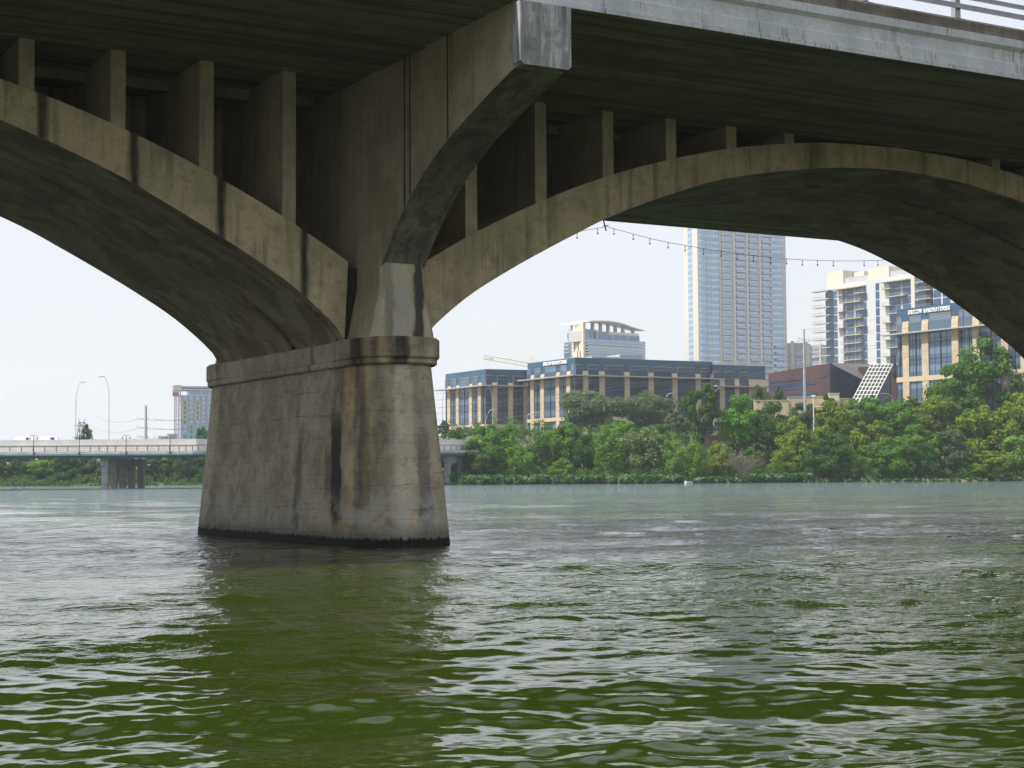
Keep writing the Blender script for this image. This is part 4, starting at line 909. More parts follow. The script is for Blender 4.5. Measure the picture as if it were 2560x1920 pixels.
for i in range(11):
    zf = zc5(345, 425)-i*pitch            # floor of storey i in the left bay
    b = MB(); wc.slab(b, C5(272), C5(384), .02, .12, zf+.4, zf+2.9); wn = b.build('window', M['cg'], CD)
    b = MB(); [wc.slab(b, C5(272)+(C5(384)-C5(272))*f, C5(272)+(C5(384)-C5(272))*f+.1, .12, .2, zf+.4, zf+2.9) for f in (0, .25, .5, .75, .98)]; b.build('window_frame', M['crail'], wn)
    b = MB(); wc.slab(b, C5(175), C5(345), .02, 2.2, zf, zf+.28); crail(b, wc, C5(177), C5(280), 2.15, zf+.28); b.build('balcony', [M['cslab'], M['crail']], CD)
    zf = zc5(560, 460)-i*pitch+pitch
    for x0, x1 in ((442, 552), (566, 676)):
        b = MB(); wc.slab(b, C5(x0), C5(x1), .02, .12, zf+.3, zf+2.95); wn = b.build('window', M['cg'], CD)
        b = MB(); [wc.slab(b, C5(x0)+(C5(x1)-C5(x0))*f, C5(x0)+(C5(x1)-C5(x0))*f+.1, .12, .2, zf+.3, zf+2.95) for f in (0, .3, .5, .7, .98)]; wc.slab(b, C5(x0)+1.2, C5(x0)+2.2, .12, .18, zf+.3, zf+2.5); b.build('window_frame', M['cw'] if 0 else M['crail'], wn)
    if i % 2 == 0 and i < 6:
        b = MB(); wc.slab(b, C5(398), C5(470), .02, 1.8, zf+.02, zf+.3); crail(b, wc, C5(398), C5(465), 1.75, zf+.3); b.build('balcony', [M['cslab'], M['crail']], CD)
        b = MB(); wc.slab(b, C5(580), C5(680), .02, 1.8, zf+.02, zf+.3); crail(b, wc, C5(580), C5(680), 1.75, zf+.3); b.build('balcony', [M['cslab'], M['crail']], CD)
    elif i > 0:
        b = MB(); wc.slab(b, C5(452), C5(645), .02, 2.0, zf+.02, zf+.3); crail(b, wc, C5(452), C5(660), 1.95, zf+.3); b.build('balcony', [M['cslab'], M['crail']], CD)
    zf = zc5(785, 338)-i*pitch; b = MB(); wc.slab(b, C5(768), C5(803), .02, .12, zf, zf+2.6); b.build('window', M['cg'], CD)
    zf = zc5(1010, 400)-i*pitch+pitch
    for x0, x1 in ((902, 1018), (1036, 1125)):
        b = MB(); wc.slab(b, C5(x0), C5(x1), .02, .12, zf+.3, zf+2.95); wn = b.build('window', M['cg'], CD)
        b = MB(); [wc.slab(b, C5(x0)+(C5(x1)-C5(x0))*f, C5(x0)+(C5(x1)-C5(x0))*f+.1, .12, .2, zf+.3, zf+2.95) for f in (0, .35, .65, .98)]; b.build('window_frame', M['crail'], wn)
    b = MB(); x0, x1 = ((858, 950) if i % 2 == 0 else (902, 1090)); wc.slab(b, C5(x0), C5(x1), .02, 2.0, zf+.02, zf+.3); crail(b, wc, C5(x0), C5(x1), 1.95, zf+.3); b.build('balcony', [M['cslab'], M['crail']], CD)
    zf = zc5(1250, 345)-(i-1)*pitch
    if i < 6:
        for x0, x1 in ((1170, 1262), (1345, 1415), (1432, 1505)):
            b = MB(); wc.slab(b, C5(x0), C5(x1), .02, .12, zf+.3, zf+2.9); b.build('window', M['cg'], CD)
        b = MB(); wc.slab(b, C5(1266), C5(1338), .02, .12, zf+.3, zf+2.9); b.build('window', M['lamp_dark'], CD)
        b = MB(); wc.slab(b, C5(1185), C5(1335), .02, 1.6, zf+.02, zf+.28); crail(b, wc, C5(1185), C5(1335), 1.55, zf+.28); b.build('balcony', [M['cslab'], M['crail']], CD)

# ---- small far residential blocks between the towers ----
def farblock(pxs, ytop, D, lab, wing, col='cream'):
    a = gp(pxs[0], D); c = gp(pxs[1], D-4); w = Wall(a, c); z1 = CH+(hor(pxs[0])-ytop)*D/F
    t_ = thing('apartment_block', (a+c)/2+_up*12, lab, 'apartment block'); b = MB(); w.slab(b, 0, w.L, -14, 0, 12, z1); b.build('wall', M['hwall'], t_)
    for i, (x0, x1, dy) in enumerate(wing):
        b = MB(); w.slab(b, w.L*x0, w.L*x1, .02, 1.0, 12, z1+dy); b.build('wall_pier', M[col], t_)
    for i in range(7):
        for x in [.02+.115*k for k in range(9)]:
            if any(x0-.03 < x < x1 for x0, x1, _ in wing): continue
            b = MB(); w.slab(b, w.L*x, w.L*(x+.08), .02, .15, z1-3.6-3.3*i, z1-1.2-3.3*i); b.build('window', M['tg'], t_)
            if i % 2: b = MB(); w.slab(b, w.L*x, w.L*(x+.08), .15, 1.0, z1-4-3.3*i, z1-3.7-3.3*i); b.build('balcony', M['white'], t_)
    return t_
farblock((1956, 2024), 858, 900, 'small cream and glass apartment block with a roof garden, right beside the tallest tower', [(.0, .12, 1.2), (.38, .5, 1), (.86, 1.0, .5)])
farblock((2026, 2062), 862, 930, 'small pale apartment block between the grey utility pole and the white apartment block', [(.0, .15, .5), (.8, .9, 1)])

# ---- brown metal-clad building with glazed lattice ----
CHL = thing('civic_building', gp(2080, 450, 14), 'brown metal-clad civic building with a copper roof slope, between the office blocks', 'civic building')
def seam(name, a, b_, s=1.0, rough=.6, metal=.25):
    t = NT(name); x = t.xyz(); f = t.m2('FRACT', t.m2('MULTIPLY', x[2], s)); c = t.mix(t.step(f, 0, .1, .6, 0), t.mix(t.step(t.noise(t.pos(), .15, 3), .4, .6), a, b_), tuple(q*.6 for q in a)); return t.bsdf(c, rough, metal)
M['brown'] = seam('brown_metal_cladding', (.085, .042, .045), (.10, .052, .052)); M['slate'] = seam('dark_blue_cladding', (.035, .045, .075), (.045, .055, .085)); M['copper'] = plain('weathered_copper_roof', (.19, .155, .145), .7, var=.06, sc=.3)
a = gp(R4(975, 0)[0], 462); c = gp(2079, 438); w = Wall(a, c); zA = w.z(1926, R4(0, 1448)[1]); zB = w.z(2078, R5(0, 1057)[1])
def poly_wall(w, pts, d0, d1, mat, name, par):        # pts: (l, z)
    b = MB(); V = [w.a+w.u*l+w.w*d0+_up*z for l, z in pts]+[w.a+w.u*l+w.w*d1+_up*z for l, z in pts]; n = len(pts)
    b.raw(V, [tuple(range(n)), tuple(range(n, 2*n))]+[(i, (i+1) % n, n+(i+1) % n, n+i) for i in range(n)]); return b.build(name, mat, par)
bw_ = poly_wall(w, [(0, 12), (w.L, 12), (w.L, zB), (0, zA)], 0, -.8, M['brown'], 'front_wall', CHL)
for x0, y0, x1, y1 in ((975, 1492, 1320, 1512), (1440, 1462, 1505, 1482), (975, 1532, 1325, 1585), (1325, 1528, 1410, 1548), (1120, 1622, 1410, 1665)):
    p0, p1 = R4(x0, y0), R4(x1, y1); l0, l1 = w.s(p0[0]+.6), w.s(p1[0]); sl = (y0-1360)*.00001
    b = MB(); w.slab(b, l0, l1, .0, .12, w.z(p1[0], p1[1]), w.z(p1[0], p0[1])); b.build('strip_window', M['og2'], bw_)
e = gp(2160, 458); w5 = Wall(c, e); zE = w5.z(2157, R5(0, 1222)[1])
poly_wall(w5, [(0, 12), (w5.L, 12), (w5.L, zE), (0, zB)], 0, -.8, M['slate'], 'side_wall', CHL)
r2 = atD(2180, 910.4, 500); r1_ = Vector((c.x, c.y, zB)); r3_ = Vector((e.x, e.y, zE)); b = MB(); q4 = Vector((a.x, a.y, zA)); q5 = atD(1960, 935, 500)
b.raw([r1_+_up*.05, r3_+_up*.05, r2, r1_-_up*.5, r3_-_up*.5, r2-_up*.5], [(0, 1, 2), (5, 4, 3), (0, 3, 4, 1), (1, 4, 5, 2), (2, 5, 3, 0)])
b.raw([r1_, r2, q5, q4], [(0, 1, 2, 3)]); b.build('roof', M['copper'], CHL)
a2 = gp(2150, 466); c2_ = gp(2246, 462); w6 = Wall(a2, c2_); b = MB(); w6.slab(b, 0, w6.L, -10, 0, 12, w6.z(2236, 915)); b.build('rear_wall', M['brown'], CHL)
b = MB(); w6.slab(b, w6.s(2170), w6.s(2226), .0, .2, 14, w6.z(2225, 930)); b.build('dark_glazing', M['slate'], CHL)
b = MB(); w6.slab(b, w6.s(2232), w6.s(2243), .1, 3, 30, w6.z(2235, R5(0, 978)[1])); b.build('chimney', M['slate'], CHL)
# leaning white lattice
Lp = [atD(*R5(702, 1068), 446), atD(*R5(915, 1068), 446), atD(*R5(715, 1425), 434), atD(*R5(548, 1362), 434)]
# complete the parallelogram downwards so that its foot stands on the terrace
dl = (Lp[3]-Lp[0]); P00, P10 = Lp[0], Lp[1]; P01 = Lp[0]+dl*1.28; P11 = Lp[1]+dl*1.28
b = MB()
for i in range(7): f = i/6; b.tube([P00.lerp(P10, f), P01.lerp(P11, f)], .15, 4)
for j in range(11): f = j/10; b.tube([P00.lerp(P01, f), P10.lerp(P11, f)], .13, 4)
lt = thing('lattice_screen', (P01+P11)/2, 'leaning white grid screen of dark glass panels before the brown metal-clad building', 'screen')
b.build('frame', M['white'], lt)
b = MB(); nrm = (P10-P00).cross(P01-P00).normalized(); nrm = nrm if nrm.dot(CAM-P00) < 0 else -nrm
for i in range(6):
    for j in range(10):
        def L_(f, g): return P00.lerp(P10, f).lerp(P01.lerp(P11, f), g)+nrm*.12
        f0, f1, g0, g1 = (i+.16)/6, (i+.84)/6, (j+.16)/10, (j+.84)/10
        v = [L_(f0, g0), L_(f1, g0), L_(f1, g1), L_(f0, g1)]; v += [p+nrm*.06 for p in v]
        b2 = MB(); b2.raw(v, [(0, 1, 2, 3), (7, 6, 5, 4), (0, 4, 5, 1), (1, 5, 6, 2), (2, 6, 7, 3), (3, 7, 4, 0)]); b2.build('panel', M['cglass'] if 0 else M['lamp_dark'], lt)
# low stone terrace walls below it
def lowwall(px0, px1, D, y0, y1, mat, name, lab, th=1.2, cat='wall', D1=None):
    w = Wall(gp(px0, D), gp(px1, D1 or D)); z1 = w.z(px0, y0); z0 = 4; b = MB(); w.slab(b, 0, w.L, -th, 0, z0, z1); w.slab(b, -.1, w.L+.1, -th-.1, .1, z1, z1+.18)
    o = b.build(name, mat); return tag(o, lab, cat)
lowwall(R7(485, 0)[0], R7(706, 0)[0], 418, R7(0, 262)[1], 0, M['band'], 'terrace_wall', 'pale long low terrace wall left of the grey utility pole, above the trees')
lowwall(R7(702, 0)[0], R7(968, 0)[0], 424, R7(0, 239)[1], 0, M['stone'], 'stone_wall', 'patchy orange stone wall behind the grey utility pole')
lowwall(R7(968, 0)[0], R7(1033, 0)[0], 420, R7(0, 217)[1], 0, M['cbox'], 'entrance_block', 'plain white square entrance block left of the leaning lattice', 4, 'building')
lowwall(R7(1034, 0)[0], R7(1130, 0)[0], 424, R7(0, 250)[1], 0, M['band'], 'terrace_wall', 'short pale terrace wall between white block and leaning lattice')
lowwall(R7(170, 0)[0], R7(262, 0)[0], 377, R7(0, 492)[1], 0, M['brown'], 'retaining_wall', 'small concrete retaining wall showing in a gap between bank trees')

# ---- tower under construction (left) ----
Dc = 1080
TU = thing('unfinished_tower', gp(480, Dc, 6), 'unfinished tower block with teal and yellow sheathing and a hoist, left of the bridge pier', 'tower block')
M['teal'] = plain('teal_sheathing', (.14, .50, .46), .8); M['yel'] = plain('yellow_sheathing', (.58, .52, .28), .8); M['hoist'] = plain('purple_hoist_mast', (.36, .28, .33), .8); M['ug'] = glassmat('hazed_unfinished_glazing', (.2, .27, .42), (.24, .31, .46), .3, .2); M['red'] = plain('maroon_hoist_cabin', (.25, .08, .10), .7)  # glazing made paler and bluer in the colour for distance haze
def U(x): return x*.25316
w = Wall(gp(U(1775), Dc), gp(U(2300), Dc+10)); zu = lambda y: w.z(U(1900), 900+y*.25316)
b = MB(); w.slab(b, .6, w.L, -16, -.5, 6, zu(350)); w.slab(b, w.s(U(1870)), w.L, -16, -.6, zu(352), zu(300)); b.build('core', M['ug'], TU)
b = MB(); w.slab(b, 0, w.L, -17, .3, zu(298), zu(285)); w.slab(b, 0, w.L, -17, .4, zu(352), zu(346)); w.slab(b, -3, w.L, -17, .3, zu(272), zu(258)); b.build('roof_frame', M['roofgrey'], TU)
b = MB(); w.slab(b, w.s(U(1712)), w.s(U(1795)), -12, .4, zu(305), zu(250)); b.build('corner_cap', M['roofgrey'], TU)
b = MB()
for x in (1775, 1980, 2060): w.slab(b, w.s(U(x)), w.s(U(x))+.8, -1, .2, zu(346), zu(298))
b.build('column', M['roofgrey'], TU)
cols = [(1795, 1858), (1862, 1918), (1924, 1978), (1984, 2032), (2038, 2090), (2096, 2160), (2166, 2230)]
for i in range(10):
    y = 352+47*i; z1, z0 = zu(y), zu(y+47)
    b = MB(); w.slab(b, -1.8, w.L, .0, .5, z1-.35, z1); fl = b.build('floor_slab', M['roofgrey'], TU)
    for k, (x0, x1) in enumerate(cols):
        m = M['ug']
        if k in (0, 2) and 1 <= i <= 4: m = M['yel']
        if i == 5 and k == 0: m = M['teal']
        if i >= 6 and k in (1, 3, 4, 5): m = M['teal']
        if i >= 8 and k in (0, 2): m = M['teal']
        b = MB(); w.slab(b, w.s(U(x0)), w.s(U(x1)), -.5, .05, z0+.2, z1-.4); p_ = b.build('wall_panel', m, TU)
        b = MB(); w.slab(b, w.s(U(x0+(x1-x0)*.28)), w.s(U(x0+(x1-x0)*.75)), .05, .2, z0+.5, z1-1.0); b.build('window', M['cglass'] if m is not M['ug'] else M['tg'], p_)
    b = MB(); w.slab(b, w.s(U(x0)), w.s(U(x0))+.1, 0, .1, z0, z1)
b = MB(); l0, l1 = w.s(U(1724)), w.s(U(1740)); z = 6
while z < zu(350): b.tube([w.a+w.u*l0+_up*z, w.a+w.u*(w.s(U(1765)))+_up*(z+2.5)], .14, 4); b.tube([w.a+w.u*w.s(U(1765))+_up*z, w.a+w.u*l0+_up*(z+2.5)], .14, 4); z += 2.5
for x in (1724, 1740, 1765): w.slab(b, w.s(U(x))-.25, w.s(U(x))+.25, -.3, .3, 6, zu(345))
b.build('hoist_mast', M['hoist'], TU)
b = MB(); w.slab(b, w.s(U(1705)), w.s(U(1765)), -1.5, 1.5, zu(358), zu(318)); b.build('hoist_cabin', M['red'], TU)
for px0, px1, y, nm, D, c in ((397, 425, 1092.5, 'low cream flat-roofed building peeking above the road bridge rail', 700, 'cbox'), (420, 434, 1087, 'low pale blocky building beside the foot of the unfinished tower', 760, 'hwall')):
    w = Wall(gp(px0, D), gp(px1, D)); b = MB(); w.slab(b, 0, w.L, -8, 0, 4, w.z(px0, y)); t_ = thing('low_building', w.a+_up*4, nm, 'building'); b.build('wall', M[c], t_)
    b = MB(); w.slab(b, -.3, w.L+.3, -8.3, .3, w.z(px0, y), w.z(px0, y)+.5); b.build('roof', M['roofgrey'], t_)
# ---- tower crane far behind ----
CR = thing('tower_crane', gp(1331, 905, 12), 'pale yellow tower crane with its jib pointing left, behind the office blocks', 'crane')
M['crane'] = plain('pale_yellow_crane_steel', (.72, .68, .56), .6)
def truss(p, q, wd, n, r=.16):
    b = MB(); d = (q-p); s = d.cross(_fh).normalized()*wd/2; f = _fh*wd/2
    for a_, c_ in ((1, 1), (1, -1), (-1, 1), (-1, -1)): b.tube([p+s*a_+f*c_, q+s*a_+f*c_], r, 4)
    for i in range(n):
        a_ = p+d*(i/n); c_ = p+d*((i+1)/n)
        for k in (1, -1): b.tube([a_+s+f*k, c_-s+f*k], r*.7, 4)
        b.tube([a_+s+f, a_+s-f], r*.7, 4).tube([a_-s+f, c_-s-f], r*.7, 4)
    return b
cz = lambda x, y: atD(*R3(x, y), 905)
truss(cz(850, 1000), cz(850, 400), 2.0, 40, .2).build('mast', M['crane'], CR)
truss(cz(860, 492), cz(400, 412), 2.2, 26, .2).build('jib', M['crane'], CR)
truss(cz(850, 492), cz(930, 503), 2.0, 5, .2).build('counter_jib', M['crane'], CR)
MB().tube([cz(852, 395), cz(640, 390), cz(470, 422)], .09, 4).tube([cz(852, 395), cz(690, 462)], .09, 4).tube([cz(852, 395), cz(925, 500)], .09, 4).build('stay_cable', M['crane'], CR)
b = MB(); p = cz(455, 432); b.obox(p, _rt, _fh, (-2.2, 2.2), (-.8, .8), p.z-.5, p.z+.4); b.tube([p, p-_up*12], .06, 4); b.build('trolley', M['crane'], CR)
# ================= VEGETATION =================
def leafmat(name, a, b, c=None, camt=.0, trans=.35, cs=1.6):
    t = NT(name); P = t.pos(); oi = t.n('ObjectInfo')
    f = t.m2('MULTIPLY_ADD', oi.outputs['Random'], .35, t.m2('MULTIPLY_ADD', t.noise(P, .9, 3), 1.0, -.2))
    col = t.mix(t.step(f, .25, .75), a, b)
    col = t.mix(t.step(t.noise(P, 5., 2), .45, .7, 0, .45), col, tuple(min(1, x*1.7) for x in b))
    if c: col = t.mix(t.m2('MULTIPLY', t.step(t.noise(t.pos((1, 1, 1), (4, 4, 4)), cs, 4, .6), .50, .58), camt), col, c)
    d = t.n('BsdfDiffuse'); t.set(d.inputs[0], col); tr = t.n('BsdfTranslucent'); t.set(tr.inputs[0], t.mix(.5, col, (.22, .30, .03)))
    mx = t.n('MixShader'); mx.inputs[0].default_value = trans; t.t.links.new(d.outputs[0], mx.inputs[1]); t.t.links.new(tr.outputs[0], mx.inputs[2])
    t.t.links.new(mx.outputs[0], t.out.inputs[0]); return t.m
L = dict(mid=leafmat('leaves_mid_green', (0.0571, 0.1318, 0.0195), (0.1144, 0.2306, 0.0317)), dark=leafmat('leaves_dark_green', (0.0343, 0.0856, 0.0195), (0.0725, 0.1564, 0.0317)),
         light=leafmat('leaves_light_green', (0.0953, 0.1976, 0.0268), (0.1716, 0.2965, 0.0427)), bright=leafmat('leaves_bright_green', (0.0649, 0.1812, 0.0171), (0.1240, 0.2965, 0.0268)),
         grey=leafmat('leaves_grey_green', (.0686, .1144, .0610), (.1144, .1678, .0915)), yellow=leafmat('leaves_with_yellow_flowers', (0.0649, 0.1483, 0.0171), (0.1240, 0.2306, 0.0244), (.32, .30, .02), .85),
         cream=leafmat('leaves_with_cream_flowers', (.0610, .1159, .0366), (.1098, .1708, .0549), (.36, .38, .2), .7), olive=leafmat('leaves_olive', (0.1334, 0.1647, 0.0244), (0.2097, 0.2306, 0.0366)),
         far=leafmat('leaves_far_bank', (.0305, .0854, .0305), (.0610, .1342, .0427)), ear=leafmat('broad_water_leaves', (.03, .09, .03), (.06, .15, .05), (.30, .38, .20), .6, .3, .5))
M['bark'] = plain('tree_bark', (.07, .055, .04), .95); M['twig'] = plain('grey_dead_twig', (.17, .13, .115), .9)
def leaves_np(rng, C, N, Rad, size, flat=.8, droop=0.):
    """N leaf quads round each clump centre C with radius Rad (array); returns verts, faces"""
    k = len(C); idx = np.repeat(np.arange(k), N); n = len(idx)
    d = rng.randn(n, 3); d /= np.linalg.norm(d, axis=1)[:, None]; r = rng.rand(n)**.35
    p = C[idx]+d*(r*Rad[idx])[:, None]*np.array([1, 1, flat])
    if droop: p[:, 2] -= droop*rng.rand(n)**2*Rad[idx]
    nr = d+rng.randn(n, 3)*.55+np.array([0, 0, .35]); nr /= np.linalg.norm(nr, axis=1)[:, None]
    a = np.cross(nr, rng.randn(n, 3)); a /= np.linalg.norm(a, axis=1)[:, None]+1e-9; b = np.cross(nr, a)
    s = size*(.55+.9*rng.rand(n))[:, None]
    v = np.stack([p+a*s*.5, p+b*s*.32, p-a*s*.5, p-b*s*.32], 1).reshape(-1, 3)
    return v.astype(np.float32), np.arange(4*n, dtype=np.int32).reshape(-1, 4)
def crown_mesh(name, seed, Rr, z0, z1, ncl, N, size, shape='round', droop=0.):
    rng = np.random.RandomState(seed); C = []; Rd = []
    while len(C) < ncl:
        u = rng.rand(3)*2-1
        if np.linalg.norm(u) > 1 or (np.linalg.norm(u) < .45 and rng.rand() < .7): continue
        zz = (u[2]+1)/2
        w = {'round': 1.0, 'wide': (1.0 if zz > .3 else .75), 'tall': .55+.45*math.sin(zz*2.6), 'cone': 1.15-.85*zz, 'shrub': 1.12-.45*zz}[shape]
        C.append((u[0]*Rr*w*.85, u[1]*Rr*w*.85, z0+(z1-z0)*(.1+.8*zz)+rng.randn()*.25)); Rd.append(Rr*(.17+.17*rng.rand())*(.8 if zz > .75 else 1))
    v, f = leaves_np(rng, np.array(C), N, np.array(Rd), size, .75, droop)
    return np_mesh(name, v, f, L['mid'], False), C
def trunk_mb(seed, C, H, z0):
    rng = random.Random(seed); b = MB(); b.tube([(0, 0, -1), (rng.uniform(-.2, .2), 0, z0+.8), (rng.uniform(-.4, .4), rng.uniform(-.3, .3), H*.62)], .28, 7, .1)
    for c in C[::3][:11]:
        zb = max(z0*.7+.3, c[2]*.45); b.tube([(0, 0, zb), (c[0]*.45, c[1]*.45, zb+(c[2]-zb)*.6), (c[0]*.95, c[1]*.95, c[2])], .12, 5, .035)
    return b
PROT = {}
def proto(kind, var):
    k = (kind, var)
    if k not in PROT:
        R0, z0, ncl, N, sz, shp, dr = {'round': (4.6, .4, 46, 170, .46, 'round', 0), 'wide': (5.6, 1.6, 54, 170, .42, 'wide', 0), 'tall': (2.9, 1.2, 36, 160, .42, 'tall', 0),
                                       'willow': (4.2, .3, 48, 130, .36, 'shrub', 1.3), 'shrub': (4.8, -.4, 50, 150, .44, 'shrub', .4), 'cone': (3.6, .6, 40, 110, .4, 'cone', 0)}[kind]
        me, C = crown_mesh('crown', hash((kind, var)) % 9999 if 0 else (sum(map(ord, kind))*7+var*131), R0, z0, 10.0, ncl, N, sz, shp, dr)
        vv = np.empty(len(me.vertices)*3, np.float32); me.vertices.foreach_get('co', vv); vv = vv.reshape(-1, 3)
        PROT[k] = (me, trunk_mb(var+5, C, 10.0, z0).mesh('trunk', M['bark']), float(np.percentile(np.hypot(vv[:, 0], vv[:, 1]), 93)), float(np.percentile(vv[:, 2], 99.6)))
    return PROT[k]
def tree(px, ytop, wpx, off, kind, mat, label, cat='tree', group=None, name=None, D=None):
    if D is None:
        D = 360.
        for _ in range(4): D = float(shore(PX(px, D)))+off
    l = PX(px, D); zb = float(hgt(l, D)); zt = CH+(hor(px)-ytop)*D/F; H = max(2.0, zt-zb)
    cm, tm, R0, ZT = proto(kind, int(px) % 3)
    sx = wpx*D/F/2/R0*1.02; sz = H/ZT
    t_ = bpy.data.objects.new(name or {'shrub': 'bank_shrub', 'willow': 'willow_shrub'}.get(kind, 'bank_tree'), None); ROOT.objects.link(t_)
    t_.location = G(l, D, zb); t_.rotation_euler = (0, 0, (px*1.7) % 6.28); t_.scale = (sx, sx, sz); tag(t_, label, cat, group)
    for nm, me, mt in (('crown', cm, L[mat]), ('trunk', tm, M['bark'])):
        o = bpy.data.objects.new(nm, me); ROOT.objects.link(o); o.parent = t_
        if nm == 'crown': o.material_slots[0].link = 'OBJECT'; o.material_slots[0].material = mt
    return t_
